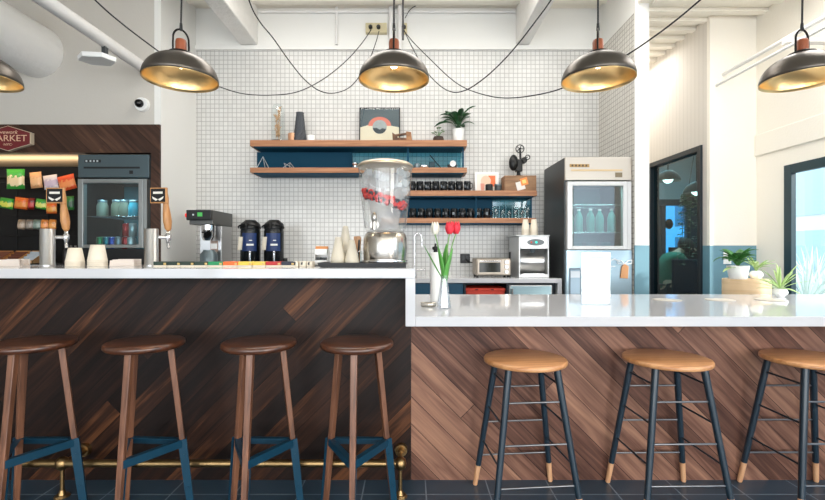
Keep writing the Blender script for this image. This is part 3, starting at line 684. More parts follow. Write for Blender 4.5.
# airpots
navy = mat('navy label', (26, 52, 104), .4)
def airpot(x, label):
    D0 = 4.2; t = thing('airpot', label, 'airpot', (x, D0, KZ+.12), 0, 'pair of coffee airpots on the worktop')
    g = G(); g.lathe([(.085, 0), (.09, .01), (.09, .30), (.085, .33)], 32); g.build('body', mat('dark gloss body', (22, 26, 30), .25), t)
    g = G(); g.lathe([(.092, .325), (.095, .34), (.085, .375), (.06, .395), (.045, .41), (0, .412)], 32); lid = g.build('lid', black, t)
    g = G(); g.tube([(0, -.05, .375), (0, -.1, .37), (0, -.115, .345), (0, -.115, .33)], .012, 8); g.build('spout', black, lid)
    g = G()
    pts = [(-.1*cos(a), -.06*sin(a)-.03, .335+.03*sin(a)) for a in [i*pi/10 for i in range(11)]]
    g.tube(pts, .007, 8); g.build('carry_handle', black, t)
    # wrap-around navy label with white mark
    n = 14; a0, a1 = -pi/2-.55, -pi/2+.95
    g = G(); vs = [(.0915*cos(a0+(a1-a0)*i/n), .0915*sin(a0+(a1-a0)*i/n), z) for z in (.12, .285) for i in range(n+1)]
    g.add(vs, [(i, i+1, n+2+i, n+1+i) for i in range(n)], True); lb = g.build('label', navy, t)
    for z0, z1, b0, b1 in ((.17, .187, -.05, .65), (.215, .222, .2, .5)):
        g = G(); q0, q1 = -pi/2+b0, -pi/2+b1; vs = [(.0925*cos(q0+(q1-q0)*i/8), .0925*sin(q0+(q1-q0)*i/8), z) for z in (z0, z1) for i in range(9)]
        g.add(vs, [(i, i+1, 10+i, 9+i) for i in range(8)], True); g.build('print', porcelain, lb)
    g = G(); g.box(-.088, -.05, -.093, -.06, .13, .25); g.v = [(x_-(z_-.13)*-.1, y_, z_) for x_, y_, z_ in g.v]; g.build('tag', papercup, t, bevel=.003)
    g = G(); g.tube([(.03, -.1, .10), (.03, -.1, .02)], .011, 8); g.ball((.03, -.1, .11), .014); g.build('sight_gauge', chrome, t)
    return t
a1 = airpot(X(250.5, 4.2), 'dark airpot with navy label, the left one nearer the coffee brewer')
dup(a1, (X(274, 4.2), 4.2, KZ+.12), 'dark airpot with navy label, the right one nearer the sink')
def rack(x, label):
    t = thing('airpot_rack', label, 'rack', (x, 4.2, KZ), 0, 'wire risers under the two airpots'); g = G()
    g.box(-.1, .1, -.1, .1, .105, .118); g.build('tray', black, t, bevel=.003)
    for sx in (-1, 1):
        g = G(); g.tube([(sx*.095, -.095, .105), (sx*.095, -.095, .004), (sx*.095, .095, .004), (sx*.095, .095, .105)], .004, 6); g.build('leg', chrome, t)
rack(X(250.5, 4.2), 'black riser under the left airpot'); rack(X(274, 4.2), 'black riser under the right airpot')
g = G(); g.lathe([(.03, 0), (.032, .01), (.032, .10), (.026, .12), (.026, .14), (0, .141)], 20); o = g.build('coffee_canister', black); o.location = (X(285, 4.12), 4.12, KZ+.0); o.scale = (.9, .9, 1.25); tag(o, 'small black canister just right of the right airpot', 'canister')

# ================================================================ shelves
def board(x0, x1, ztop, h, label, D0=4.35):
    t = thing('wall_shelf', label, 'shelf', ((x0+x1)/2, D0, ztop-h), 0); w = (x1-x0)/2
    g = G(); g.box(-w, w, 0, BY-D0-.002, 0, h); g.build('board', oak, t, bevel=.002)
    g = G(); g.box(-w+.03, w-.03, .015, BY-D0-.002, -.01, 0); g.build('steel_tray', teal, t)
    return t
SH = []
Z1 = Z(140, 4.35); Z2 = Z(167.5, 4.35); Z3 = Z(190.5, 4.35); Z4 = Z(218, 4.35); hb = .056
x0a, x1a = X(250, 4.35), X(467, 4.35); x0b, x1b = X(382, 4.35), X(537, 4.35)
board(x0a, x1a, Z1, .06, 'topmost oak-fronted wall shelf, holding the framed picture and plants')
board(x0a, x1a, Z2, .05, 'second oak-fronted wall shelf, with wire figures, behind the dispenser top')
board(x0b, x1b, Z3, .052, 'third oak-fronted wall shelf down, with mugs and wooden box')
board(x0b, x1b-.01, Z4, .048, 'lowest oak-fronted wall shelf, with mugs and clear glasses')
tglass = pane_mat('pale teal glass', (196, 230, 238), refl=.3)
def case(x0, x1, xm, zb, zt, label):
    t = thing('shelf_back_panel', label, 'shelf panel', ((x0+x1)/2, BY-.02, zb)); c = (x0+x1)/2; h = zt-zb
    g = G(); g.box(x0-c, xm-c, 0, .018, 0, h); g.build('panel', teal, t)
    g = G(); g.box(xm-c, x1-c, .0, .012, 0, h); g.build('glass_panel', tglass, t)
    return t
case(X(258, BY), X(352, BY), X(351.9, BY), Z2+.001, Z1-.075, 'dark teal metal back panel at the left between the two upper shelves') if False else None
t = thing('shelf_frame', 'teal metal frame and back panel joining the two upper shelves', 'shelf frame', (0, 4.37, Z2)); h = Z1-.0705-Z2
g = G(); g.box(X(258, BY), X(352, BY), .2, .225, 0, h); g.build('back_panel', teal, t)
g = G(); g.box(X(352, BY), X(462, BY), .212, .216, 0, h); g.build('glass_panel', tglass, t)
for px in (352, 408, 463):
    x_ = X(px, 4.4)
    g = G(); g.box(x_-.008, x_+.008, .02, .036, 0, h) if px != 352 else g.box(X(352, BY)-.004, X(352, BY)+.008, .19, .2, 0, h); g.build('post', teal, t)
t = thing('shelf_frame', 'teal metal frame and back panel joining the two lower shelves', 'shelf frame', (0, 4.37, Z4)); h = Z3-.0625-Z4
g = G(); g.box(x0b+.05, X(492, BY), .2, .225, 0, h); g.build('back_panel', teal, t)
g = G(); g.box(X(492, BY), X(531, BY), .212, .216, 0, h); g.build('glass_panel', tglass, t)
for px in (476, 531):
    x_ = X(px, 4.4); g = G(); g.box(x_-.006, x_+.006, .02, .034, 0, h); g.build('post', teal, t)

# mugs
mugm = mat('black glazed mug', (18, 22, 26), .2)
def mug(loc, label, rz, group):
    g = G(); g.lathe([(.031, 0), (.035, .004), (.035, .086), (.033, .088), (.031, .086), (.031, .008), (0, .006)], 24)
    t = thing('mug', label, 'mug', loc, rz, group); g.build('body', mugm, t)
    g = G(); g.tube([(.034, 0, .07), (.052, 0, .068), (.06, 0, .045), (.05, 0, .024), (.034, 0, .02)], .0045, 7); g.build('handle', mugm, t)
    g = G(); g.lathe([(0.02, .04), (.0355, .04), (.0355, .058), (.02, .058)], 5); 
    g = G(); vs = [(.0356*cos(a), .0356*sin(a), z) for z in (.03, .055) for a in [R(-115+i*6) for i in range(6)]]; g.add(vs, [(i, i+1, 7+i, 6+i) for i in range(5)], True); g.build('print', mat('pale grey print', (120, 128, 134), .5), t)
    return t
lbA = 'black mug with pale print, in the row on the third shelf'
lbB = 'black mug with pale print, in the row on the lowest shelf'
mg = None; DM = 4.42
for row, xs, zt, lb, gp in ((0, [408+7.9*i for i in range(8)], Z3, lbA, 'black mugs on the third shelf'), (1, [409+8.2*i for i in range(10)], Z4, lbB, 'black mugs on the lowest shelf')):
    for k, px in enumerate(xs):
        loc = (X(px+4, DM), DM, zt+.0005); rz = R(-35+random.uniform(-40, 40))
        if mg is None: mg = mug(loc, lb, rz, gp); mg.scale = (.98, .98, 1.1)
        else: c = dup(mg, loc, lb, rz=rz); c['group'] = gp
# glasses on the lowest shelf
def tumbler(loc, h, r, label, group):
    g = G(); g.lathe([(r*.8, 0), (r, h), (r-.0018, h), (r*.8-.002, .006), (0, .006)], 20); o = g.build('drinking_glass', jarg); o.location = loc
    return tag(o, label, 'glass', group)
tg = None
for k, px in enumerate((496, 502.5, 509, 515.5, 522, 528)):
    for dy in (0, .09):
        loc = (X(px, 4.43+dy), 4.43+dy, Z4+.0005); lb = 'tall clear drinking glass at the right end of the lowest shelf'
        if tg is None: tg = tumbler(loc, .125, .028, lb, 'clear glasses on the lowest shelf')
        else: c = tg.copy(); COL.objects.link(c); c.location = loc; c.scale = (1, 1, .8+.35*random.random())

# ---- items on the topmost shelf
DT = 4.46
def ontop(px): return (X(px, DT), DT, Z1+.0005)
t = thing('glass_cloche', 'tall glass cloche with dried flowers on the topmost shelf', 'cloche', ontop(278)); g = G()
g.lathe([(.075, 0), (.08, .004), (.08, .012), (.0, .014)], 32); g.build('base', black, t, bevel=.001)
g = G(); g.shell([(.062, .014), (.063, .3), (.058, .34), (.04, .372), (.012, .385), (.001, .386)], 32); g.build('dome', jarg, t)
dried = mat('dried straw flower', (206, 168, 128), .8, var=.25, vscale=30)
g = G(); random.seed(3)
for k in range(3):
    x_ = (-.015, .012, .0)[k]; H_ = (.27, .34, .2)[k]
    pts = [(x_+random.uniform(-.01, .01)*i/4, .01*k-.01, .014+H_*i/5) for i in range(6)]; g.tube(pts, .0028, 6)
    for i in range(14):
        z = .05+(H_-.05)*random.random(); g.leaf((x_, .01*k-.01, z), (random.uniform(-1, 1), random.uniform(-1, 1), .9), .045, .022, -.3, 3)
g.build('dried_flowers', dried, t, solid=.0012)
t = thing('candle_cup', 'small copper-coloured cup between the cloche and the dark vase', 'cup', ontop(292.5)); g = G()
g.lathe([(.036, 0), (.042, .006), (.044, .085), (.04, .09), (.038, .086), (.036, .05), (0, .05)], 24); g.build('cup', mat('copper pink foil', (206, 158, 124), .4, .5, var=.2), t)
g = G(); g.lathe([(.012, .05), (.012, .075), (0, .08)], 10); g.build('wick', papercup, t)
# dark faceted vase
g = G(); prof = [(.048, 0), (.058, .01), (.054, .1), (.047, .2), (.036, .275), (.028, .282), (.024, .27)]
rows = 15; n = 14; vs = []; 
for j in range(rows+1):
    z = .282*j/rows; r_ = .058-.026*(j/rows)**1.3
    for i in range(n*2):
        k = (i+(j % 2)) % 2; a = 2*pi*i/(2*n); rr = r_*(1 if k else .93); vs.append((rr*cos(a), rr*sin(a), z))
fs = [(j*2*n+i, j*2*n+(i+1) % (2*n), (j+1)*2*n+(i+1) % (2*n), (j+1)*2*n+i) for j in range(rows) for i in range(2*n)]
g.add(vs, fs+[tuple(range(2*n))[::-1]]); g.lathe([(.034, .278), (.036, .285), (.03, .286), (.026, .26)], 28)
o = g.build('vase', mat('charcoal ceramic', (62, 66, 72), .5)); o.location = ontop(300); o.scale = (1.1, 1.1, 1.04); tag(o, 'tall charcoal vase with a faceted pattern on the topmost shelf', 'vase')
g = G(); g.lathe([(.038, 0), (.041, .004), (.041, .068), (.037, .07), (.035, .06), (0, .058)], 28); o = g.build('candle', porcelain); o.location = ontop(311); tag(o, 'short white candle right of the dark vase', 'candle')
# framed picture
t = thing('framed_picture', 'thin black framed picture of a coral arc over a grey disc', 'picture', (X(379.5, 4.5), 4.5, Z1+.001)); t.rotation_euler = (R(-6), 0, 0)
W, H = .205, .375; g = G()
for a in ((-W, -W+.01, 0, H), (W-.01, W, 0, H), (-W+.01, W-.01, 0, .01), (-W+.01, W-.01, H-.01, H)): g.box(a[0], a[1], 0, .018, a[2], a[3])
g.build('frame', black, t)
g = G(); g.box(-W+.01, W-.01, .008, .014, .01, H-.01); art = g.build('backing', mat('slate blue print', (86, 98, 104), .6, var=.15), t)
def flat(name, pts, y, m, par):
    g = G(); g.prism(pts, y, y+.0012); return g.build(name, m, par)
flat('print', [(-W+.01, .01), (W-.01, .01), (W-.01, .17), (.1, .19), (0, .175), (-.1, .2), (-W+.01, .17)], .0066, mat('sand print', (236, 222, 196), .6), t)
cx, cz = 0, .185
flat('print', [(cx+.115*cos(a), cz+.095*sin(a)) for a in [pi*i/16 for i in range(17)]]+[(cx+.07*cos(a), cz+.055*sin(a)) for a in [pi-pi*i/16 for i in range(17)]], .0052, mat('coral print', (228, 128, 110), .6), t)
flat('print', [(cx+.072*cos(a), cz-.01+.072*sin(a)) for a in [2*pi*i/28 for i in range(28)]], .0040, mat('pale grey print disc', (168, 172, 172), .6, var=.3, vscale=30), t)
flat('print', [(cx+.07*cos(a), cz-.012+.07*sin(a)) for a in [pi*1.05+pi*.85*i/12 for i in range(13)]]+[(.03, .16), (0, .145), (-.03, .165)], .0028, mat('dark slate print', (58, 66, 72), .6), t)
g = G(); g.box(-W+.01, W-.01, .0005, .0015, .01, H-.01); g.build('picture_glass', glass, t)
# carved wooden thing
t = thing('wooden_sculpture', 'dark brown angular wooden piece leaning beside the framed picture', 'sculpture', (X(402, 4.42), 4.42, Z1+.0005)); dk = wood('dark carved wood', (60, 38, 24), (128, 86, 54), (20, 20, 20), .6)
g = G(); g.prism([(-.09, 0), (-.05, 0), (-.045, .05), (-.095, .085)], -.03, .03); g.build('block', dk, t, bevel=.003)
g = G(); g.prism([(-.05, .0), (.05, 0), (.055, .03), (-.05, .035)], -.025, .035); g.build('block', dk, t, bevel=.003)
g = G(); g.prism([(.045, .0), (.1, 0), (.09, .088), (.04, .095)], -.03, .03); g.build('block', wood('tan carved wood', (128, 86, 54), (170, 124, 84), (20, 20, 20), .6), t, bevel=.003)
g = G(); g.bar((-.07, .0, .06), (.07, .0, .08), .03, .018); g.build('crossbar', dk, t, bevel=.003)
# little plant in dark bowl
t = thing('potted_plant', 'tiny sprouting plant in a dark round bowl on the topmost shelf', 'plant', ontop(438.5)); g = G()
g.lathe([(.035, 0), (.05, .012), (.055, .035), (.048, .056), (.044, .054), (.04, .045), (0, .045)], 24); g.build('pot', mat('dark stone bowl', (62, 50, 44), .6), t)
g = G()
for k in range(12):
    a = k*2.4; d = V((cos(a)*.7-.2, sin(a)*.5, 1)); b0 = V((0, 0, .045)); L_ = random.uniform(.05, .1); e = b0+d.normalized()*L_
    g.tube([b0, (b0+e)/2+V((0, 0, .005)), e], .0015, 5); g.leaf(e, (cos(a), sin(a), .3), .035, .026, .3, 4)
g.build('foliage', mat('mid green leaf', (92, 132, 80), .5, var=.3, vscale=30), t, solid=.001)
# peace-lily like plant in white pot
def leafy(t, n, L0, L1, w0, zb, m, lean=(0, 0), droop=(.5, 1.1), seed=1, stem=.05, name='foliage'):
    random.seed(seed); g = G()
    for k in range(n):
        a = k*2.399+random.uniform(-.3, .3); up = random.uniform(.35, 1.6); d = V((cos(a)+lean[0], sin(a)+lean[1], up)).normalized()
        b0 = V((0, 0, zb)); e = b0+V((d.x*.6, d.y*.6, abs(d.z)+.4)).normalized()*stem*random.uniform(.7, 1.5)
        g.tube([b0, (b0+e)/2, e], .002, 5); L_ = random.uniform(L0, L1); g.leaf(e, d, L_, L_*w0, random.uniform(*droop), 6)
    return g.build(name, m, t, solid=.0012)
t = thing('potted_plant', 'dark green leafy plant in a white pot at the end of the topmost shelf', 'plant', ontop(458.5)); g = G()
g.lathe([(.044, 0), (.046, .004), (.06, .13), (.056, .132), (.052, .12), (0, .118)], 28); g.build('pot', porcelain, t)
leafy(t, 22, .12, .2, .36, .12, leafd, (-.25, -.1), (.5, 1.3), 5, .09)
# ---- on the second shelf
def wire(pts, edges, m, loc, label, name='wire_figure'):
    g = G(); P = [V(p) for p in pts]
    for a, b_ in edges: g.cyl(P[a], P[b_], .003, n=8)
    o = g.build(name, m); o.location = loc; return tag(o, label, 'ornament')
zb = Z2+.001; silver = mat('satin silver wire', (214, 216, 216), .35, .6)
wire([(-.065, -.04, .003), (.065, -.03, .003), (0, .05, .003), (-.01, 0, .135)], [(0, 1), (1, 2), (2, 0), (0, 3), (1, 3), (2, 3)], silver, (X(264, 4.5), 4.5, zb), 'upright silver wire pyramid at the left of the second shelf')
wire([(-.08, 0, .003), (.0, .05, .003), (.0, -.04, .003), (.02, 0, .075), (.08, -.02, .003), (-.04, .0, .07)], [(0, 1), (0, 2), (0, 3), (1, 3), (2, 5), (5, 4), (3, 4), (1, 4)], silver, (X(288, 4.5), 4.5, zb), 'low toppled silver wire figure on the second shelf')
t = thing('silver_bowl', 'small silver bowl on the second shelf just left of the dispenser lid', 'bowl', (X(355, 4.45), 4.45, zb)); g = G(); g.lathe([(.015, 0), (.02, .006), (.008, .02), (.03, .05), (.034, .06), (.03, .06), (.006, .026), (0, .026)], 24); g.build('bowl', chrome, t)
g = G(); g.lathe([(.03, 0), (.05, .01), (.055, .03), (.05, .033), (.045, .02), (0, .012)], 24); o = g.build('silver_dish', chrome); o.location = (X(424, 4.45), 4.45, zb); tag(o, 'shallow silver dish on the second shelf right of the dispenser lid', 'dish')
g = G(); g.lathe([(.026, 0), (.026, .05), (.02, .055), (0, .056)], 16); o = g.build('metal_tin', dsteel); o.location = (X(417, 4.45), 4.45, zb); tag(o, 'small round metal tin peeking out beside the dispenser lid', 'tin')
g = G(); g.box(-.035, .035, -.02, .02, 0, .02); g.box(-.03, .03, -.015, .015, .02, .075); o = g.build('stereo_viewer', mat('dark teal plastic', (22, 60, 72), .4), bevel=.004); o.location = (X(432, 4.46), 4.46, zb); tag(o, 'small dark teal boxy gadget in the middle of the second shelf right part', 'gadget')
g = G(); g.tube([(-.06, 0, .15), (.0, -.01, .075), (.06, -.02, .006)], .005, 8); o = g.build('drumstick', black); o.location = (X(436, 4.5), 4.5, zb); tag(o, 'thin black rod leaning diagonally on the second shelf', 'rod')
t = thing('vintage_camera', 'small silver and black camera-like gadget near the right post of the second shelf', 'gadget', (X(452, 4.45), 4.45, zb)); g = G()
g.box(-.045, .045, -.02, .03, 0, .045); g.build('body', black, t, bevel=.004); g = G(); g.cyl((.005, -.035, .05), (.005, .0, .05), .03, n=24); g.cyl((.005, -.04, .05), (.005, -.035, .05), .022, n=24); g.build('lens', chrome, t)

# ---- on the third shelf
D3 = 4.46; t = thing('art_print', 'small white print with an orange block and beige circle, on the third shelf', 'print', (X(487, D3+.04), D3+.04, Z3+.001)); t.rotation_euler = (R(-5), 0, 0)
g = G(); g.box(-.12, .12, 0, .014, 0, .205); g.build('frame', porcelain, t, bevel=.002)
flat('print', [(-.1, .02), (.1, .02), (.1, .185), (-.1, .185)], -.0012, mat('cream print', (236, 226, 214), .6), t)
flat('print', [(.015, .06), (.085, .06), (.085, .17), (.015, .17)], -.0026, mat('orange print', (240, 120, 72), .6), t)
flat('print', [(-.01+.05*cos(a), .115+.055*sin(a)) for a in [2*pi*i/20 for i in range(20)]], -.0040, mat('beige print', (226, 196, 170), .6), t)
flat('print', [(-.06, .02), (-.03, .02), (-.025, .09), (-.065, .09)], -.0050, mat('salmon print', (226, 160, 140), .6), t)
g = G(); g.lathe([(.034, 0), (.036, .004), (.036, .06), (.03, .066), (0, .066)], 24); o = g.build('candle_tin', black); o.location = (X(489.5, 4.38), 4.38+.02, Z3+.001); tag(o, 'short black candle tin standing in front of the orange print', 'candle')
t = thing('candle_tin', 'short dark grey tin with lid left of the wooden box', 'candle', (X(498, 4.4), 4.4, Z3+.001)); g = G(); g.lathe([(.032, 0), (.034, .004), (.034, .052), (0, .052)], 24); g.build('tin', mat('dark grey bracket', (60, 64, 66), .5), t); g = G(); g.lathe([(.035, .052), (.035, .066), (0, .068)], 24); g.build('lid', dsteel, t)
g = G(); g.lathe([(.03, 0), (.036, .006), (.034, .05), (.028, .055), (0, .055)], 20); 
box_ = thing('wooden_box', 'brown wooden box with an orange card, right end of the third shelf', 'box', (X(520.5, 4.38), 4.38, Z3+.001)); g = G()
bw = .155; boxw = wood('box wood', (122, 88, 60), (164, 126, 92), (4, 30, 30), .6)
g.box(-bw, bw, 0, .012, 0, .15); g.box(-bw, bw, .16, .172, 0, .15); g.box(-bw, -bw+.012, .012, .16, 0, .15); g.box(bw-.012, bw, .012, .16, 0, .15); g.box(-bw+.012, bw-.012, .012, .16, 0, .012); g.build('crate', boxw, box_, bevel=.002)
g = G(); g.box(-bw+.013, bw-.013, .013, .159, .13, .138); g.build('lid', boxw, box_)
c = (.01, .072); s_ = .045
def diam(cx, cz, s, a): return [(cx+s*cos(a+i*pi/2), cz+s*sin(a+i*pi/2)) for i in range(4)]
flat('card', diam(.0, .05, .058, R(60)), -.0015, mat('white sticker', (232, 226, 222), .6), box_)
flat('card', diam(.035, .09, .05, R(60)), -.003, mat('orange sticker', (240, 150, 80), .6), box_)
flat('card', diam(.035, .09, .025, R(60)), -.0045, mat('yellow sticker', (248, 214, 130), .6), box_)
t = thing('film_projector', 'black antique film projector with reels standing on the wooden box', 'projector', (X(519, 4.44), 4.46, Z3+.001+.139)); g = G()
pm = mat('worn black enamel', (34, 34, 34), .35, .3)
g.cyl((0, 0, 0), (0, 0, .02), .05, .045, n=24); g.cyl((0, 0, .02), (0, 0, .06), .022, .018, n=16); g.build('stand', pm, t)
g = G(); g.box(-.03, .035, -.03, .04, .06, .18); g.build('body', pm, t, bevel=.008)
g = G(); g.lathe([(0, -.02), (.075, -.018), (.08, 0), (.075, .018), (0, .02)], 32); g.v = [(x*.55-.055, -.02+z*1.2, .145+y*1.0) for x, y, z in g.v]; g.build('drum', pm, t)
g = G(); g.cyl((.05, -.03, .17), (.05, .03, .17), .03, n=24); g.cyl((.05, -.045, .17), (.05, -.03, .17), .022, n=20); g.build('lens', pm, t)
g = G(); g.bar((.02, 0, .17), (.015, 0, .27), .018, .018); g.build('arm', pm, t)
g = G(); cxy = (.012, 0, .285)
pts = [(cxy[0]+.04*cos(a), -.01, cxy[2]+.04*sin(a)) for a in [2*pi*i/20 for i in range(21)]]; g.tube(pts, .005, 6)
for k in range(5):
    a = 2*pi*k/5; g.cyl((cxy[0], -.01, cxy[2]), (cxy[0]+.038*cos(a), -.01, cxy[2]+.038*sin(a)), .004, n=6)
g.cyl((cxy[0], -.02, cxy[2]), (cxy[0], .01, cxy[2]), .012, n=12); g.build('reel', pm, t)
g = G(); pts = [(.085+.022*cos(a), -.02, .20+.022*sin(a)) for a in [2*pi*i/16 for i in range(17)]]; g.tube(pts, .005, 6); g.cyl((.03, -.02, .19), (.085, -.02, .2), .005, n=8); g.build('crank', pm, t)

# ================================================================ glass-door fridges
def fridge(loc, label, bodym, sidem, doorm, lowm, inm, w=.605, cut=.0, glass_m=None, zt=1.98, d=.62, low=1.165, shelves=None):
    t = thing('glass_door_fridge', label, 'fridge', loc); h = w/2
    g = G(); g.box(-h, -h+.03, .03, d, .1, zt); g.box(h-.03, h, .03, d, .1, zt); g.box(-h+.03, h-.03, d-.03, d, .1, zt); g.box(-h+.03, h-.03, .03, d-.03, zt-.2, zt); g.box(-h+.03, h-.03, .03, d-.03, .1, low-.05)
    g.build('cabinet', sidem, t, bevel=.002)
    g = G(); g.box(-h+.031, h-.031, d-.04, d-.031, low-.05, zt-.2); g.build('liner', inm, t)
    g = G(); g.box(-h, h, 0, .03, zt-.2, zt); hp = g.build('header', bodym, t, bevel=.003)
    g = G(); g.box(-h+.05, h-.08, -.002, .0, zt-.123, zt-.107); g.build('grille_slot', mat('dark slot', (18, 20, 22), .5) if shelves else mat('cream slot', (206, 180, 140), .5), hp)
    g = G(); fr_ = .045; top = zt-.215
    g.box(-h+.012, -h+.012+fr_, -.02, .03, low, top); g.box(h-.045-fr_*.8, h-.045, -.02, .03, low, top); g.box(-h+.012+fr_, h-.045-fr_*.8, -.02, .03, top-fr_*.8, top); g.box(-h+.012+fr_, h-.045-fr_*.8, -.02, .03, low, low+.03)
    dr_ = g.build('door', doorm, t, bevel=.003)
    g = G(); g.box(-h+.012+fr_, h-.045-fr_*.8, -.005, .0, low+.03, top-fr_*.8); g.build('pane', glass_m, dr_)
    g = G(); g.box(h-.042, h-.01, -.015, .03, low, top); g.build('hinge_strip', doorm, t)
    g = G(); g.box(-h+.005, h-.005, -.015, .03, .12, low-.006); g.build('lower_panel', lowm, t, bevel=.003)
    shs = []
    for z in (shelves or ((low+.03+.12), (low+.03+.36))):
        if z < top-.08:
            g = G()
            for k in range(15): x = -h+.05+k*(w-.1)/14; g.cyl((x, .05, z), (x, d-.06, z), .002, n=5)
            g.cyl((-h+.04, .05, z), (h-.04, .05, z), .004, n=6); g.cyl((-h+.04, .3, z-.003), (h-.04, .3, z-.003), .004, n=6); g.build('shelf', MATS['chrome'], t)
    g = G(); g.box(-h+.02, h-.02, .04, .3, 0, .1); g.build('plinth', black, t)
    return t
# right, pale fridge
FW = .575; fx = X(565.3, 3.9)+FW/2
whitesteel = mat('pale stainless', (196, 188, 178), .32, .3); bluelow = mat('pale blue stainless door', (176, 200, 214), .2, .35)
darkside = mat('dark fridge side', (74, 78, 80), .4, .5)
FZ = Z(157, 3.9)
rf = fridge((fx, 3.9, 0), 'tall pale stainless fridge with glass upper door, at the right of the kitchen', whitesteel, darkside, mat('white fridge door frame', (204, 204, 204), .35, .2), bluelow, mat('teal reflection liner', (36, 104, 108), .5), FW, glass_m=pane_mat('fridge glass', (214, 236, 234), refl=1.6), zt=FZ, d=.62, low=Z(249.5, 3.9))  # teal liner colour stands in for the room reflected in the pane
g = G(); g.box(-.25, -.08, -.004, 0, FZ-.088, FZ-.062); g.build('name_plate', brass, rf)
for k, x in enumerate((-.235, -.205, -.175, -.145, -.115)):
    g = G(); g.box(x, x+.016, -.006, -.004, FZ-.083, FZ-.067); g.build('plate_mark', mat('dark plate mark', (70, 54, 34), .5), rf)
g = G(); g.box(.145, .205, -.004, 0, FZ-.175, FZ-.135); g.build('thermometer', mat('dark badge', (120, 108, 86), .5), rf)
milk = mat('reflection teal jug', (96, 176, 166), .3);  # colour for added bottles, teal like the reflection on the door glass
random.seed(11)
def fbottle(loc, r, h, m, label, cap, cat='bottle', name='bottle', group=None):
    t = thing(name, label, cat, loc, 0, group); g = G()
    g.lathe([(r*.94, 0), (r, .006), (r, h*.62), (r*.75, h*.76), (r*.36, h*.88), (r*.36, h*.95)], 18); g.build('body', m, t)
    g = G(); g.lathe([(r*.4, h*.93), (r*.4, h), (0, h)], 14); g.build('cap', cap, t); return t
lowz = Z(249.5, 3.9)
fb0 = None
for z, hh in ((lowz+.155, .2), (lowz+.395, .0)):
    if hh == 0: continue
    for k in range(5):
        loc = (fx-.2+k*.095, 4.05+.03*(k % 2), z)
        lb = 'tall added bottle in reflection teal, standing in a row behind the pale fridge door'
        if fb0 is None: fb0 = fbottle(loc, .036, .21, milk, lb, porcelain, group='bottles inside the pale fridge')
        else: dup(fb0, loc, lb)
for k in range(3):
    g = G(); g.box(-.045, .045, -.045, .045, 0, .10); g.box(-.046, .046, -.046, .046, .1, .112); o = g.build('carton', [mat('dark teal carton', (24, 96, 100), .4)], bevel=.004); o.location = (fx-.14+k*.13, 4.08, lowz-.048+.0); tag(o, 'low dark teal carton at the bottom of the pale fridge', 'carton', 'cartons inside the pale fridge')
l = bpy.data.lights.new('fridge_light', 'AREA'); l.shape = 'RECTANGLE'; l.size = .45; l.size_y = .03; l.energy = 1.6; l.color = (.8, .98, 1)
o = bpy.data.objects.new('fridge_light', l); COL.objects.link(o); o.location = (fx, 3.97, FZ-.215)
# things hung on the lower door
t = thing('door_notice', 'small grey-framed notice on the lower fridge door beside the menu stand', 'notice', (X(575.5, 3.87), 3.884, Z(295, 3.88))); g = G()
g.box(-.05, .05, -.006, 0, 0, .232); g.build('frame', mat('grey frame plastic', (110, 124, 136), .5), t, bevel=.002)
g = G(); g.box(-.04, .04, -.0075, -.006, .01, .22); g.build('sheet', mat('blue grey sheet', (150, 172, 190), .4), t)
g = G(); g.box(-.04, .04, -.0085, -.0075, .15, .205); g.build('heading', mat('pale sheet', (206, 214, 222), .6), t)
kraft = mat('brown kraft card', (190, 138, 96), .7)
t = thing('hanging_tag', 'brown card tag with white ribbon hanging on the lower fridge door', 'tag', (X(624, 3.88), 3.884, Z(278, 3.88)));g = G()
g.prism([(-.035, 0), (.03, -.005), (.037, .1), (.0, .125), (-.022, .098)], -.014, 0); g.build('card', kraft, t, bevel=.001)
g = G()
for sx in (-1, 1):
    g.tube([(0, -.01, .12), (sx*.03, -.018, .15), (sx*.06, -.02, .155), (sx*.06, -.015, .125), (sx*.02, -.012, .12), (0, -.01, .12)], .004, 6)
g.tube([(-.04, -.01, .14), (-.09, -.02, .165), (-.13, -.014, .14), (-.12, -.012, .10), (-.08, -.01, .10)], .0045, 6); g.build('ribbon', mat('white ribbon', (232, 234, 236), .5), t)

# left, dark fridge in the market wall
LF = 3.92; lw = X(149, LF)-X(78, LF); lxc = (X(78, LF)+X(149, LF))/2
darkst = mat('blue grey steel', (84, 98, 104), .35, .6); frdoor = mat('fridge door steel', (150, 154, 154), .3, .8)
lf = fridge((lxc, LF, 0), 'dark steel glass-door fridge set in the walnut market wall', darkst, mat('black fridge shell', (16, 18, 20), .4), frdoor, mat('black fridge base', (18, 20, 22), .4), mat('blue fridge liner', (86, 140, 152), .5), lw, glass_m=pane_mat('cool fridge glass', (226, 242, 246), refl=.4), zt=Z(154.5, LF), d=.62, low=Z(248, LF), shelves=(Z(217, 4.07)-.002,))
LZ = Z(154.5, LF)
g = G(); g.box(-.25, -.11, -.003, 0, LZ-.07, LZ-.045); g.build('name_plate', mat('dark plate', (30, 36, 40), .4), lf)
for k, x in enumerate((-.24, -.205, -.175, -.145)):
    g = G(); g.box(x, x+.014, -.005, -.003, LZ-.065, LZ-.05); g.build('plate_mark', mat('silver mark', (190, 198, 200), .4), lf)
g = G(); g.box(.14, .17, -.004, 0, LZ-.17, LZ-.14); g.build('thermometer', black, lf)
l = bpy.data.lights.new('cooler_light', 'AREA'); l.shape = 'RECTANGLE'; l.size = .45; l.size_y = .03; l.energy = 2.2; l.color = (.75, .95, 1)
o = bpy.data.objects.new('cooler_light', l); COL.objects.link(o); o.location = (lxc, 3.99, LZ-.215)
zlow = Z(248, LF)
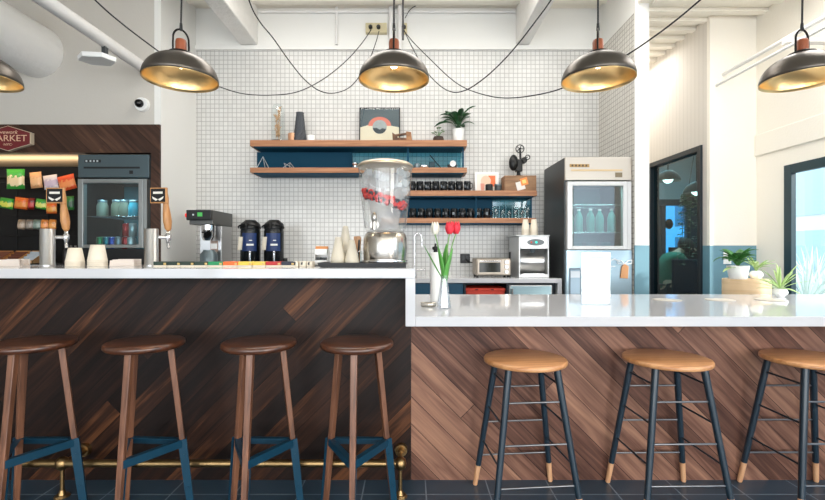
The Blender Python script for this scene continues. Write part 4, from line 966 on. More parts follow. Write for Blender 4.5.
def can(loc, m, label, group):
    g = G(); g.lathe([(.026, 0), (.033, .008), (.033, .108), (.027, .12), (.025, .118), (0, .117)], 18); t = thing('drink_can', label, 'can', loc, 0, group); g.build('body', m, t)
    g = G(); g.lathe([(.0275, .1195), (.0275, .122), (.024, .1215), (.024, .1195)], 18, closed=True); g.build('rim', chrome, t); return t
z_low = zlow+.0; cans = [(100.5, (30, 130, 80), 'green'), (107, (30, 120, 130), 'teal'), (112.5, (30, 70, 160), 'blue'), (119, (130, 140, 146), 'silver'), (126, (190, 40, 44), 'red'), (131.5, (190, 190, 190), 'white')]
bz = zlow-.05+.0015
for px, c, nm in cans:
    can((X(px, 4.07), 4.07, bz+.03), mat('can '+nm, c, .3, .5), '%s drink can in the bottom row of the dark fridge' % nm, 'drink cans in the dark fridge')
g = G(); g.box(-lw/2+.04, lw/2-.04, .05, .55, zlow-.05, zlow-.02); g.build('floor_tray', MATS['chrome'], lf)
can((X(126.5, 4.07), 4.07, bz+.1525), mat('can red', (190, 40, 44), .3, .5), 'red drink can stacked above the bottom row in the dark fridge', 'drink cans in the dark fridge')
can((X(133, 4.07), 4.07, bz+.1525), mat('can white', (190, 190, 190), .3, .5), 'whitish drink can stacked beside the upper red can', 'drink cans in the dark fridge')
def jar(loc, m, label, group):
    t = thing('jar', label, 'jar', loc, 0, group); g = G(); g.lathe([(.04, 0), (.045, .008), (.045, .10), (.034, .125), (.034, .13)], 20); g.build('body', m, t)
    g = G(); g.lathe([(.037, .128), (.037, .15), (0, .151)], 18); g.build('lid', dsteel, t); return t
zs_ = Z(217, 4.07)+.0025
for px, c, nm in ((102.5, (150, 156, 140), 'grey'), (117, (150, 150, 128), 'beige'), (124.5, (160, 160, 140), 'khaki'), (134, (80, 190, 214), 'light blue')):
    jar((X(px, 4.07), 4.07, zs_), mat('jar '+nm, c, .35), '%s jar on the wire shelf inside the dark fridge' % nm, 'jars in the dark fridge')

# ================================================================ market snacks
rk = thing('snack_rack', 'black metal snack rack in the recess under the market sign', 'rack', (-3.75, 4.42, 0)); g = G()
for k in range(6): x = -.8+k*.31; g.cyl((x, .06, 0), (x, .06, 1.9), .008, n=8)
g.box(-.82, .8, .05, .07, 1.88, 1.9)
g.build('grid', matblack, rk)
for z in (1.02, ):
    g = G(); g.box(-.85, .8, -.2, .06, z, z+.012); g.build('shelf', matblack, rk)
for z in (1.30, 1.50):
    g = G(); g.cyl((-.85, .0, z), (.8, .0, z), .005, n=6); g.build('hook_bar', matblack, rk)
g = G(); g.cyl((-.85, .0, 1.82), (.8, .0, 1.82), .005, n=6); g.build('hook_bar', matblack, rk)
def bag(px0, px1, py0, py1, c1, c2, label, D=4.32, lean=0):
    w = (px1-px0)/F*D; h = (py1-py0)/F*D
    nm = 'foil %s %s' % (c1, c2)
    if nm not in MATS:
        m, t_, b = newmat(nm); tc = t_.nodes.new('ShaderNodeTexCoord'); sp = t_.nodes.new('ShaderNodeSeparateXYZ'); t_.links.new(tc.outputs['Generated'], sp.inputs[0])
        nz = t_.nodes.new('ShaderNodeTexNoise'); nz.inputs['Scale'].default_value = 5; t_.links.new(tc.outputs['Generated'], nz.inputs['Vector'])
        hh = M_(t_, 'ADD', sp.outputs[2], M_(t_, 'MULTIPLY', M_(t_, 'SUBTRACT', nz.outputs['Fac'], .5), .5))
        msk = M_(t_, 'MULTIPLY', M_(t_, 'LESS_THAN', hh, .62), M_(t_, 'GREATER_THAN', hh, .18))
        t_.links.new(mixc(t_, msk, srgb(c1), srgb(c2)), b.inputs['Base Color']); b.inputs['Roughness'].default_value = .3; MATS[nm] = m
    g = G(); nx, nz_ = 8, 10; fr_, bk = [], []
    for j in range(nz_+1):
        for i in range(nx+1):
            u, v = i/nx*2-1, j/nz_*2-1; th = .028*(max(0, 1-u**4))**.6*(max(0, 1-abs(v)**5))**.7+.001*cos(i*9)
            px_ = u*w/2*(1-.06*(1-v*v)); fr_.append((px_, -th, h*j/nz_)); bk.append((px_, th, h*j/nz_))
    o1 = len(fr_); q = nx+1
    fs = [(j*q+i, j*q+i+1, (j+1)*q+i+1, (j+1)*q+i) for j in range(nz_) for i in range(nx)]
    g.add(fr_+bk, fs+[tuple(o1+i for i in f)[::-1] for f in fs]+[(i+1, i, o1+i, o1+i+1) for i in range(nx)]+[(nz_*q+i, nz_*q+i+1, o1+nz_*q+i+1, o1+nz_*q+i) for i in range(nx)]
          + [(j*q, (j+1)*q, o1+(j+1)*q, o1+j*q) for j in range(nz_)]+[((j+1)*q+nx, j*q+nx, o1+j*q+nx, o1+(j+1)*q+nx) for j in range(nz_)], True)
    o = g.build('snack_bag', MATS[nm]); o.location = at((px0+px1)/2, py1, D); o.rotation_euler = (0, R(lean), 0)
    return tag(o, label, 'snack bag', 'snack bags in the market recess')
GR = (58, 160, 60); OR = (232, 112, 44); CRM = (238, 220, 180); RD = (196, 50, 40); WH = (232, 222, 224); BR = (150, 120, 96)
bag(6.5, 25, 169, 189, GR, CRM, 'green snack bag hanging alone at the upper left of the recess')
bag(31, 43, 172, 188, (228, 170, 120), (238, 190, 140), 'beige orange snack bag hanging in the top row', lean=-6)
bag(44.5, 59, 175, 189, WH, (206, 190, 210), 'white snack bag in the top row behind the tap sign', lean=-8)
bag(60, 77.5, 175, 190, (232, 90, 50), (240, 150, 90), 'red orange snack bag in the top row next to the dark fridge', lean=-14)
bag(-1, 13, 198, 208.5, GR, (220, 220, 90), 'green yellow snack bag at the left of the second row', lean=8)
bag(14, 27.5, 197.5, 209, OR, (240, 150, 70), 'orange snack bag in the second row under the green hanging bag', lean=6)
bag(28.5, 34, 198, 209.5, (120, 26, 24), RD, 'dark red narrow snack bag in the second row', lean=5)
bag(35, 46, 199, 209, GR, (224, 226, 120), 'green snack bag in the second row left of the wooden tap handle', lean=8)
bag(46.5, 57, 203, 213.5, OR, (240, 170, 80), 'orange snack bag in the second row behind the wooden tap handle')
bag(64, 74, 196, 210, (60, 130, 60), (40, 90, 50), 'dark green snack bag between the tap handle and the dark fridge')
for k, (a, c, lb) in enumerate(((18, (150, 130, 110), 'tan'), (26, (120, 110, 100), 'brown'), (33.5, (110, 130, 120), 'grey green'), (41, (214, 130, 60), 'amber'), (49, (220, 140, 60), 'golden'))):
    bag(a, a+7, 219.5, 229.5, c, tuple(min(255, v+40) for v in c), 'small %s snack packet in the lower hanging row' % lb, lean=4)
for k, (a, c, c2, nm) in enumerate(((-8, (176, 120, 70), (120, 70, 50), 'left'), (9, (206, 150, 84), (110, 60, 40), 'middle'), (25, (206, 160, 110), (190, 200, 210), 'right'))):
    Dd = 4.3; p = at(a+7.5, 254, Dd); t = thing('snack_tray', 'open cardboard tray of bars, the %s one on the low rack shelf' % nm, 'tray', (p.x, 4.22, 1.033)); g = G(); w = .068
    g.box(-w, w, 0, .16, 0, .004); g.prism([(-w, 0), (w, 0), (w, .03), (-w, .03)], 0, .004); g.box(-w, w, .156, .16, 0, .12)
    for sx in (-w, w-.003): g.add([(sx, 0, 0), (sx, .16, 0), (sx, .16, .12), (sx, 0, .03), (sx+.003, 0, 0), (sx+.003, .16, 0), (sx+.003, .16, .12), (sx+.003, 0, .03)], [(0, 1, 2, 3), (7, 6, 5, 4), (0, 3, 7, 4), (3, 2, 6, 7), (2, 1, 5, 6), (1, 0, 4, 5)])
    g.build('carton', mat('tray card '+nm, c, .7), t)
    for j in range(4):
        g = G(); g.box(-w+.006, w-.006, .02+j*.034, .045+j*.034, .005+j*.004, .045+j*.022); g.build('bar_pack', mat('bar wrap '+nm, c2, .4), t, bevel=.003)
# dark bottles near the handle
for k, px in enumerate((66, 71, 75.5)):
    fbottle((X(px, 4.3), 4.3, 1.033), .024, .17, mat('dark bottle', (40, 34, 36), .3), 'small dark bottle on the low rack shelf near the dark fridge', mat('pale cap', (150, 150, 150), .4), group='dark bottles on the rack shelf')

# market sign
t = thing('market_sign', 'dark red hexagonal MARKET sign on the walnut wall', 'sign', (X(10.5, 3.93), MY-.02, Z(139, 3.93))); k = 3.93/F
hexo = [(0, 12.6), (22.8, 5.8), (22.8, -5.8), (0, -12.6), (-22.8, -5.8), (-22.8, 5.8)]
def hx_(s): return [(x*k*s-(0), z*k*s) for x, z in hexo]
g = G(); g.prism(hx_(1), -.035, 0); g.build('border', mat('cream sign edge', (206, 188, 164), .5), t)
g = G(); g.prism(hx_(.955), -.037, -.035); g.build('board', mat('oxblood sign face', (112, 30, 34), .5), t)
sgn = mat('cream lettering', (226, 190, 160), .5)
text('MARKET', 'lettering', sgn, t, (0, -.038, -.002), .078, sx=1.13)
text('wework', 'lettering', sgn, t, (0, -.038, .052), .045, shear=.3, sx=1.1)
text('\u00b7NYC\u00b7', 'lettering', sgn, t, (0, -.038, -.055), .028, sx=1.2)

# ================================================================ on the left bar
BZ = 1.0752
def tap(px, loc_d, label):
    x = X(px, loc_d); t = thing('drink_tap', label, 'drink tap', (x, loc_d, BZ), 0, 'steel drink tap towers on the bar')
    s = F/loc_d; h = (266-229)/s
    g = G(); g.lathe([(.036, 0), (.037, .004), (.034, .008), (.034, h-.003), (.0325, h), (0, h+.001)], 40); g.build('column', steel, t)
    fx_, fy = .062, .05; zf = Z(237, loc_d)-BZ
    g = G(); g.cyl((.02, .02, zf), (fx_, fy, zf), .010, n=14); g.lathe([(.0, -.05), (.008, -.05), (.009, -.02), (.014, -.01), (.015, .012), (.009, .02), (.009, .035), (0, .036)], 16, (fx_, fy, zf)); g.tube([(fx_, fy, zf-.03), (fx_+.005, fy-.004, zf-.06)], .008, 8); g.build('faucet', chrome, t)
    g = G(); zh = zf+.036; g.lathe([(.010, 0), (.017, .012), (.022, .05), (.02, .09), (.014, .14), (.017, .18), (.014, .21), (.009, .22), (0, .221)], 20)
    g.v = [(x_+fx_-z_*.10, y_+fy, z_+zh) for x_, y_, z_ in g.v]; hd = g.build('handle', handlewood, t)
    zs = Z(195, loc_d)-BZ; sx = fx_-.037; w = .048
    g = G(); g.box(sx-w, sx+w, fy-.032, fy-.018, zs-.042, zs+.042); sg = g.build('sign_frame', handlewood, t, bevel=.002)
    g = G(); g.box(sx-w+.006, sx+w-.006, fy-.0335, fy-.032, zs-.036, zs+.036); sb = g.build('sign_board', matblack, t)
    cr = mat('chalk white', (226, 222, 214), .7)
    g = G(); g.box(sx-.028, sx+.028, fy-.0345, fy-.0335, zs+.008, zs+.020); g.build('sign_mark', cr, t)
    for q in (-1, 1):
        g = G(); g.prism([(sx, zs-.022), (sx+q*.034, zs-.006), (sx+q*.03, zs-.018), (sx+q*.012, zs-.030)], fy-.0345, fy-.0335); g.build('sign_mark', cr, t)
    return t
tp = tap(47.5, 2.42, 'steel tap tower with turned wooden handle, in front of the snack recess')
dup(tp, (X(151.5, 2.42), 2.42, BZ), 'steel tap tower with turned wooden handle, right of the dark fridge', rz=R(-8))
cup_stack((X(75, 2.4), 2.4, BZ), 4, 'cream paper cup in the upside-down stack beside the left tap tower', .043, .075, .70, 'bar cup stack nearer the left tap', step=.007)
cup_stack((X(97.5, 2.4), 2.4, BZ), 4, 'cream paper cup in the taller upside-down stack in front of the dark fridge', .045, .085, .70, 'bar cup stack in front of the fridge', step=.009)
for px, lb in ((13, 'at the far left of the bar'), (126, 'in front of the dark fridge')):
    t = thing('card_holder', 'low pale tray of folded cards %s' % lb, 'card holder', (X(px, 2.4), 2.4, BZ)); g = G(); w = .062
    pk = mat('pale pink card', (226, 214, 204), .7)
    g.prism([(-w*1.05, 0), (w*1.05, 0), (w, .03), (-w, .03)], -.035, -.031); g.box(-w, w, -.031, .035, 0, .004); g.box(-w, w, .031, .035, .004, .036); g.build('tray', pk, t)
    for j in range(5):
        g = G(); g.box(-w+.006, w-.006, -.025+j*.011, -.021+j*.011, .0045, .034); g.build('card', pk, t)
# tea sachet boxes in a row
teas = [((34, 54, 44), 13.5, 'first dark green'), ((30, 50, 42), 13.5, 'second dark green'), ((34, 52, 40), 13.5, 'third dark green'), ((36, 58, 48), 13.5, 'fourth dark green'), ((30, 140, 88), 14.5, 'bright green'), ((238, 110, 48), 15, 'orange'), ((236, 200, 80), 14, 'first yellow'), ((232, 196, 86), 13, 'second yellow'), ((184, 44, 44), 15.5, 'red'), ((40, 44, 60), 13.5, 'navy')]
px = 157; tD = 2.34
for c, wpx, nm in teas:
    w = wpx/F*tD/2-.001; t = thing('tea_box', '%s tea box in the row on the bar, counted from the left' % nm if 'first' in nm or 'second' in nm or 'third' in nm or 'fourth' in nm else '%s tea box in the row of tea boxes on the bar' % nm, 'tea box', (X(px+wpx/2, tD), tD, BZ))
    g = G(); g.box(-w, w, -.035, .035, 0, .0065); g.build('base', papercup, t)
    g = G(); g.box(-w, w, -.035, .035, .0065, .025); g.build('lid', mat('tea '+nm, c, .5), t, bevel=.001)
    g = G(); g.box(w-.016, w-.003, -.0358, -.035, .009, .019); g.build('label_strip', mat('gold tea label', (206, 176, 110), .5), t)
    px += wpx
for k, (a, wpx) in enumerate(((294.5, 5), (301, 6), (308, 5.5))):
    w = wpx/F*tD/2; t = thing('sugar_packet_box', 'white box with black lettering blocks, %s of three beside the navy tea box' % ('leftmost', 'middle one', 'rightmost')[k], 'box', (X(a+wpx/2, tD), tD, BZ))
    g = G(); g.box(-w, w, -.03, .03, 0, .026); g.build('box', papercup, t, bevel=.001)
    g = G(); g.prism([(-w*.6, .010), (-.001, .007), (w*.1, .023), (-w*.5, .022)], -.0312, -.03); g.build('print', black, t)
# caddy behind the cups
t = thing('packet_caddy', 'small white caddy with orange packets on the bar left of the cups', 'caddy', (X(322, 2.45), 2.45, BZ)); g = G(); w = .036
g.box(-w, w, -.03, .03, 0, .004); g.box(-w, w, .026, .03, 0, .09); g.box(-w, -w+.003, -.03, .026, 0, .09); g.box(w-.003, w, -.03, .026, 0, .09); g.box(-w, w, -.03, -.027, 0, .03); g.box(-w, w, -.03, -.027, .06, .09); g.build('holder', porcelain, t)
g = G(); g.box(-w+.005, w-.005, -.02, .02, .07, .105); g.build('packets', mat('orange kraft packets', (220, 150, 90), .7), t)
for x in (-.016, .014):
    g = G(); g.box(x-.011, x+.011, -.024, .02, .01, .045); g.build('packets', black, t)

# drink tray, dispenser, cups
t = thing('serving_tray', 'black serving tray under the drink dispenser at the end of the bar', 'tray', (X(365, 2.35), 2.35, BZ)); g = G(); w = .215
g.prism([(-w, .004), (-w+.02, 0), (w-.008, 0), (w, .004), (w, .022), (w-.006, .022), (w-.010, .01), (-w+.03, .01), (-w+.002, .022), (-w-.006, .022)], -.135, .135)
g.box(-w+.01, w-.004, -.14, -.134, .0, .022); g.box(-w+.01, w-.004, .134, .14, 0, .022); g.build('tray', mat('matt black tray', (20, 22, 26), .5), t)
TZt = BZ+.0102
dsx = X(385.3, 2.35); t = thing('drink_dispenser', 'large glass drink dispenser with berries and ice on a steel base', 'drink dispenser', (dsx, 2.35, TZt)); s = F/2.35
hb_ = (260-228)/s
g = G(); g.lathe([(.108, 0), (.117, .004), (.117, .012), (.108, .018), (.112, .03), (.115, .08), (.112, .135), (.104, .158), (.095, hb_), (0, hb_)], 56); g.build('base', mat('satin steel base', (196, 190, 182), .22, 1), t)
g = G(); g.shell([(.1175, .012), (.121, .016), (.1175, .022)], 56); g.build('base_ring', chrome, t)
z0, z1 = hb_+.002, (260-163)/s
outer = [(.03, z0), (.098, z0+.001), (.108, z0+.02), (.118, z0+.1), (.131, z0+.2), (.139, z1-.03), (.141, z1)]
g = G(); g.lathe(outer+[(r-.003, z) for r, z in outer[::-1][:-2]]+[(0, z0+.004)], 56)
jm = pane_mat('hazy dispenser jar', (253, 254, 254), refl=.25, haze=.03, hazec=(254, 254, 254)); jr = g.build('jar', jm, t)
# water, ice, berries
zw = z1-.03
fr_r = lambda z: .098+.041*min(1, max(0, (z-z0)/.28))
wat = [(.0, z0+.008), (.085, z0+.008)]+[(fr_r(z0+q)-.034, z0+q) for q in (.03, .08, .125, .2, .29)]
g = G(); g.lathe(wat+[(0, z0+.291)], 40); g.build('infused_water', pane_mat('cloudy water', (254, 254, 254), refl=.05, haze=.42, hazec=(244, 240, 240)), t)
random.seed(21)
ice = pane_mat('cloudy ice', (253, 254, 254), refl=.6, haze=.4, hazec=(252, 253, 254))
for k in range(46):
    z = random.uniform(z0+.20, zw+.015); rr = (fr_r(z)-.022)*math.sqrt(random.uniform(.55, 1)); a = random.uniform(0, 2*pi); q = random.uniform(.012, .018)
    g = G(); g.box(-q, q, -q, q, -q, q); M = Matrix.Rotation(random.uniform(0, 3), 3, V((random.random(), random.random(), random.random())).normalized())
    g.v = [tuple(M @ V(v)+V((rr*cos(a), rr*sin(a), z))) for v in g.v]; g.build('ice_cube', ice, t, bevel=.003)
strawb = mat('strawberry red', (214, 36, 30), .5, var=.25, vscale=40); blueb = mat('blueberry navy', (22, 22, 40), .6)
for k in range(150):
    a = random.uniform(0, 2*pi) if k > 125 else random.uniform(pi*1.02, pi*1.98); xx = cos(a)
    zc = z0+.162-.034*xx + random.uniform(-.02, .02); rr = fr_r(zc)-.0165-random.random()*.006
    g = G(); isb = random.random() < .5
    if isb: g.ball((0, 0, 0), .0105, 10); m_ = blueb
    else: g.lathe([(0, -.015), (.007, -.01), (.012, 0), (.011, .008), (.006, .012), (0, .012)], 10); m_ = strawb
    M = Matrix.Rotation(random.uniform(0, 3), 3, V((random.random(), random.random(), .3)).normalized())
    g.v = [tuple(M @ V(v)+V((rr*cos(a), rr*sin(a), zc))) for v in g.v]; g.build('blueberry' if isb else 'strawberry', m_, t)
g = G(); g.lathe([(.142, z1-.004), (.146, z1), (.146, z1+.006), (.13, z1+.018), (.085, z1+.030), (.05, z1+.034), (0, z1+.035)], 56); g.build('lid', mat('satin champagne lid', (206, 190, 168), .3, .9), t)
g = G(); tx = X(375, 2.25)-dsx; zt_ = (260-220)/s
g.cyl((tx, -.10, zt_-.01), (tx, -.15, zt_-.01), .013, n=18); g.cyl((tx, -.115, zt_-.01), (tx, -.12, zt_-.01), .022, n=24); g.cyl((tx, -.145, zt_-.035), (tx, -.145, zt_+.005), .012, .011, n=16)
g.lathe([(.008, 0), (.013, .008), (.014, .03), (.008, .045), (0, .047)], 16, (tx, -.145, zt_+.004)); g.build('spigot', mat('satin spigot steel', (176, 172, 166), .35, 1), t)
clearcup = pane_mat('frosted plastic cup', (252, 250, 246), refl=.1, haze=.8, hazec=(254, 250, 240))
for (px, dd, n, h_, st) in ((338, 2.31, 4, .12, .007), (345.5, 2.40, 9, .13, .009), (352, 2.30, 3, .11, .007)):
    cup_stack((X(px, dd), dd, TZt), n, 'frosted plastic cup in the nested stacks on the black tray', st*0+.036, h_, .34, 'plastic cups on the black tray', m=clearcup, step=st)
t = thing('wooden_scoop', 'wooden scoop with dark handle standing between the cups and dispenser', 'scoop', (X(357.5, 2.44), 2.44, TZt)); g = G()
g.lathe([(.024, 0), (.026, .01), (.026, .06), (.024, .07), (.022, .06), (.022, .01), (0, .008)], 20); g.build('jar', jarg, t)
g = G(); g.prism([(-.018, .01), (.012, .01), (.02, .14), (.014, .15), (-.02, .148)], -.006, .006); g.build('paddle', handlewood, t, bevel=.002)
g = G(); g.bar((.004, -.008, .02), (.010, -.01, .13), .012, .008); g.build('handle', black, t)

# ================================================================ on the right bar
RZ = .8552
dv = 450*(CH-RZ)/58.0; t = thing('flower_vase', 'clear glass vase on the lower bar holding three tulips', 'vase', (X(444, dv), dv, RZ)); s = F/dv
vprof = [(.036, 0), (.038, .005), (.032, .05), (.022, .12), (.017, .155), (.020, .172)]
g = G(); g.lathe(vprof+[(r-.0025, z) for r, z in vprof[::-1][:-1]]+[(0, .008)], 12, smooth=False); g.build('glass', pane_mat('cut vase glass', (250, 251, 253), refl=1.5, haze=.12, hazec=(236, 240, 246)), t)
g = G(); g.lathe([(0, .010), (.0335, .010), (.029, .05), (.022, .10), (0, .10)], 20); g.build('water', pane_mat('vase water', (250, 252, 253), refl=.5), t)
vb = V(t.location)
def tulip(pxh, pyh, m, label, dy, rx=0):
    o = thing('tulip', label, 'flower', tuple(vb), 0, 'tulips in the vase'); hd = at(pxh, pyh, dv+dy)-vb
    g = G(); p0 = V((random.uniform(-.008, .008), dy*.1, .013)); p1 = V((hd.x*.12, dy*.3, .16)); p3 = hd-V((0, 0, .03)); p2 = p1.lerp(p3, .55)+V((-hd.x*.15, 0, .02))
    pts = [(p0*(1-a)**3+p1*3*a*(1-a)**2+p2*3*a*a*(1-a)+p3*a**3) for a in [i/12 for i in range(13)]]
    g.tube(pts, .0032, 8); g.build('stem', mat('tulip stem', (120, 164, 92), .5), o)
    for k in range(6):
        a = k*pi/3+.3; inner_ = k % 2; g = G(); vs = []; n = 8
        for j in range(n+1):
            v_ = j/n; z = -.032+.068*v_; rr = (.0245-.003*inner_)*sin(pi*(.12+.72*v_))**.7; wd = .62*sin(pi*(.15+.8*v_))**.8+.04
            for i in range(5):
                aa = a+(i-2)/2*wd; r_ = rr*(1-.05*abs(i-2)); vs.append((hd.x+r_*cos(aa), hd.y+r_*sin(aa), hd.z+z-.004*abs(i-2)*v_))
        g.add(vs, [(j*5+i, j*5+i+1, (j+1)*5+i+1, (j+1)*5+i) for j in range(n) for i in range(4)], True); g.build('petal', m, o, solid=.001)
    return o
whitep = mat('white tulip petal', (244, 240, 226), .5); redp = mat('coral red tulip petal', (236, 54, 72), .45, var=.15, vscale=60)
random.seed(4)
o = tulip(435, 228.5, whitep, 'white tulip, leaning left in the glass vase', 0)
g = G()
for (d, L_, w_) in (((-.75, 0, 1.2), .22, .05), ((-.25, -.1, 1.3), .19, .052)): g.leaf((-.002, 0, .14), d, L_, w_, -.25, 8)
g.build('leaf', mat('tulip leaf', (92, 160, 74), .45, var=.2, vscale=20), o, solid=.001)
o = tulip(449.5, 228, redp, 'coral red tulip, the left one of the red pair', -.02)
g = G()
for (d, L_, w_) in (((.3, -.2, 1.3), .2, .05), ((.1, .2, 1.5), .22, .04)): g.leaf((.002, 0, .12), d, L_, w_, -.15, 8)
g.build('leaf', MATS['tulip leaf'], o, solid=.001)
o = tulip(456, 228, redp, 'coral red tulip, the right one of the red pair', .03)
g = G(); g.leaf((.004, 0, .12), (.1, -.3, 1), .14, .03, .1, 8); g.build('leaf', MATS['tulip leaf'], o, solid=.001)
# white bottle with black spout
db = 450*(CH-RZ)/51; t = thing('pump_bottle', 'tall white cylinder with black spout behind the tulips', 'bottle', (X(435.5, db), db, RZ)); g = G(); h = (301-252)/F*db
g.lathe([(.030, 0), (.032, .004), (.032, h-.012), (.026, h-.003), (0, h)], 32); g.build('body', porcelain, t)
g = G(); g.lathe([(.012, h-.002), (.012, h+.012), (.02, h+.016), (.02, h+.03), (.007, h+.034), (.006, h+.05), (0, h+.052)], 20); g.build('spout', black, t)
t = thing('glass_dish', 'small rounded silver dish lying left of the tulip vase', 'dish', (X(428.5, 2.42), 2.42, RZ)); g = G()
g.lathe([(.036, 0), (.042, .004), (.044, .022), (.040, .024), (.038, .010), (0, .008)], 28); g.v = [(x, y*.5, z) for x, y, z in g.v]; t.rotation_euler = (0, 0, R(-8)); g.build('dish', mat('silvery glass', (190, 184, 172), .15, .6), t)
g = G(); g.box(-.03, .03, -.012, .012, .011, .020); g.build('insert', mat('grey insert', (150, 146, 138), .4), t, bevel=.003)
# menu stand
dm = 2.5; t = thing('menu_stand', 'clear acrylic stand holding a white menu sheet on the lower bar', 'menu stand', (X(595.8, dm), dm, RZ)); g = G(); k = dm/F; w = 14.3*k; h = CH-(252.5-250)*k-RZ
g.box(-w, w, -.003, -.0015, .004, h); g.box(-w, w, .0015, .003, .004, h); g.box(-w, w, -.03, .035, 0, .0035); g.box(-w-.0015, -w, -.003, .003, .004, h); g.box(w, w+.0015, -.003, .003, .004, h); g.box(-w, w, -.003, .003, h, h+.0015); g.build('acrylic', pane_mat('acrylic sheet', (251, 252, 253), refl=.3), t)
g = G(); g.box(-w+.002, w-.002, -.001, .001, .006, h-.002); g.build('sheet', mat('white menu paper', (238, 240, 242), .7), t)
g = G(); g.box(-w+.016, w-.016, -.00125, -.001, h-.034, h-.024); g.build('heading', mat('teal heading', (140, 196, 204), .6), t)
for j in range(9):
    g = G(); g.box(-w+.018, w-.018-.02*(j % 3), -.00125, -.001, h-.06-j*.022, h-.058-j*.022); g.build('text_line', mat('pale text line', (206, 212, 218), .6), t)
# flat discs in the counter
for px, lb in ((667, 'leftmost'), (720, 'middle'), (770, 'rightmost')):
    g = G(); g.lathe([(.075, 0), (.08, .001), (.08, .003), (.072, .004), (0, .004)], 36); o = g.build('roundel', mat('grey coaster', (198, 190, 180), .4)); o.location = (X(px, 2.74), 2.74, RZ); tag(o, 'thin grey coaster on the lower bar, %s of three' % lb, 'roundel', 'coasters on the lower bar')
# plants by the window
pz = .945; t = thing('plant_pedestal', 'round pale wooden pedestal behind the bar under the potted plants', 'pedestal', (X(746, 3.35), 3.35, 0)); g = G()
g.lathe([(.145, 0), (.15, .01), (.15, pz-.006), (.147, pz), (0, pz)], 48); g.build('drum', wood('pale ply veneer', (212, 178, 138), (232, 202, 164), (4, 4, 30), .5), t)
t = thing('potted_plant', 'bushy green plant in a white pot on the round pedestal', 'plant', (X(738, 3.32), 3.32, pz+.0005)); g = G()
g.lathe([(.052, 0), (.056, .004), (.072, .098), (.068, .1), (.062, .09), (0, .088)], 32); g.build('pot', porcelain, t)
leafy(t, 34, .07, .14, .42, .09, leafg, (-.05, 0), (.5, 1.4), 8, .05)
g = G(); g.leaf((-.03, -.03, .08), (-1, -.3, .2), .14, .04, .9, 7); g.build('leaf', leafp, t, solid=.001)
t = thing('potted_plant', 'small pale plant in a white geometric pot, right on the pedestal', 'plant', (X(756, 3.3), 3.3, pz+.0005)); g = G()
g.lathe([(.025, 0), (.043, .025), (.045, .04), (.028, .062), (.022, .06), (0, .055)], 7, smooth=False); g.build('pot', porcelain, t)
leafy(t, 16, .08, .13, .2, .055, leafp, (.25, 0), (.3, 1.0), 12, .03)
def spiky(loc, label, r, seed, n=26, L0=.12, L1=.2):
    t = thing('potted_plant', label, 'plant', loc); g = G(); g.lathe([(r*.5, 0), (r, r*.55), (r*1.02, r*.8), (r*.8, r*1.3), (r*.7, r*1.25), (0, r*1.2)], 8, smooth=False); g.build('pot', porcelain, t)
    random.seed(seed); g = G()
    for k in range(n):
        a = k*2.4; up = random.uniform(.1, 2.0); g.leaf((0, 0, r*1.15), (cos(a), sin(a), up), random.uniform(L0, L1), .016, random.uniform(.1, .8), 7, fold=.4)
    g.build('foliage', leafp if r < .1 else mat('silver grey leaf', (196, 212, 206), .6, var=.2), t, solid=.001); return t
spiky((X(780, 2.93), 2.93, RZ), 'spiky air plant in a white faceted pot at the back edge of the bar', .042, 5)
t = thing('light_switch', 'white switch plate on the blue-grey wainscot behind the plants', 'switch', (X(727, FY), FY, Z(258, FY))); g = G(); g.box(-.035, .035, -.008, 0, -.055, .055); g.build('plate', porcelain, t, bevel=.003); g = G(); g.box(-.012, .012, -.012, -.008, -.025, .025); g.build('rocker', porcelain, t)
# yuccas outside
for k, (px, D, hh) in enumerate(((806, 4.5, .5), (821, 4.9, .6), (812, 5.8, .7))):
    x = X(px, D)
    spiky((x, D, .4), 'pale spiky bush outside the right window, %s of three' % ('leftmost', 'rightmost', 'farthest')[k], .16, 30+k, 56, .5, .9)

# ================================================================ the office beyond the glass door
def dome_lamp(px, py, D, label):
    loc = at(px, py, D); t = thing('office_pendant', label, 'pendant lamp', tuple(loc)); g = G(); r = .14
    g.shell([(r, 0), (r*.97, .03), (r*.8, .075), (r*.5, .11), (.03, .13), (0, .131)], 36); g.build('shade', mat('grey dome shade', (120, 120, 118), .5), t, solid=.003)
    g = G(); g.ball((0, 0, .03), .06, 14); g.build('bulb', mat('white office bulb', (255, 250, 240), .5, emit=(255, 244, 224), es=6), t)
    g = G(); g.tube([(0, 0, .13), (0, 0, HZ-loc.z)], .006, 6); g.build('cord', rubber, t)
dome_lamp(668, 181, 5.6, 'grey dome lamp with white rim seen through the glass door, the left one')
dome_lamp(697, 193, 5.2, 'dark dome lamp cut by the glass door frame, the right one')
def bodymesh(name, verts, edges, m, parent, root=0, sub=2):
    me = bpy.data.meshes.new(name); me.from_pydata([v[0] for v in verts], edges, []); me.materials.append(m)
    o = bpy.data.objects.new(name, me); COL.objects.link(o); o.parent = parent
    sk = o.modifiers.new('skin', 'SKIN'); 
    if not me.skin_vertices: 
        bpy.context.view_layer.objects.active = o
    for sv, v in zip(me.skin_vertices[0].data, verts): sv.radius = v[1] if isinstance(v[1], tuple) else (v[1], v[1]); sv.use_root = False
    me.skin_vertices[0].data[root].use_root = True
    sk.use_smooth_shade = True; s2 = o.modifiers.new('sub', 'SUBSURF'); s2.levels = sub; s2.render_levels = sub
    # bake to plain mesh
    bpy.context.view_layer.update(); ev = o.evaluated_get(bpy.context.evaluated_depsgraph_get()); nm = bpy.data.meshes.new_from_object(ev)
    o.modifiers.clear(); o.data = nm
    return o
PD = 7.0; px0 = X(660, PD); person = thing('person', 'person in a green sweater bent over a desk, seen through the glass door', 'person', (px0, PD, 0))
skin = mat('skin', (222, 176, 148), .5)
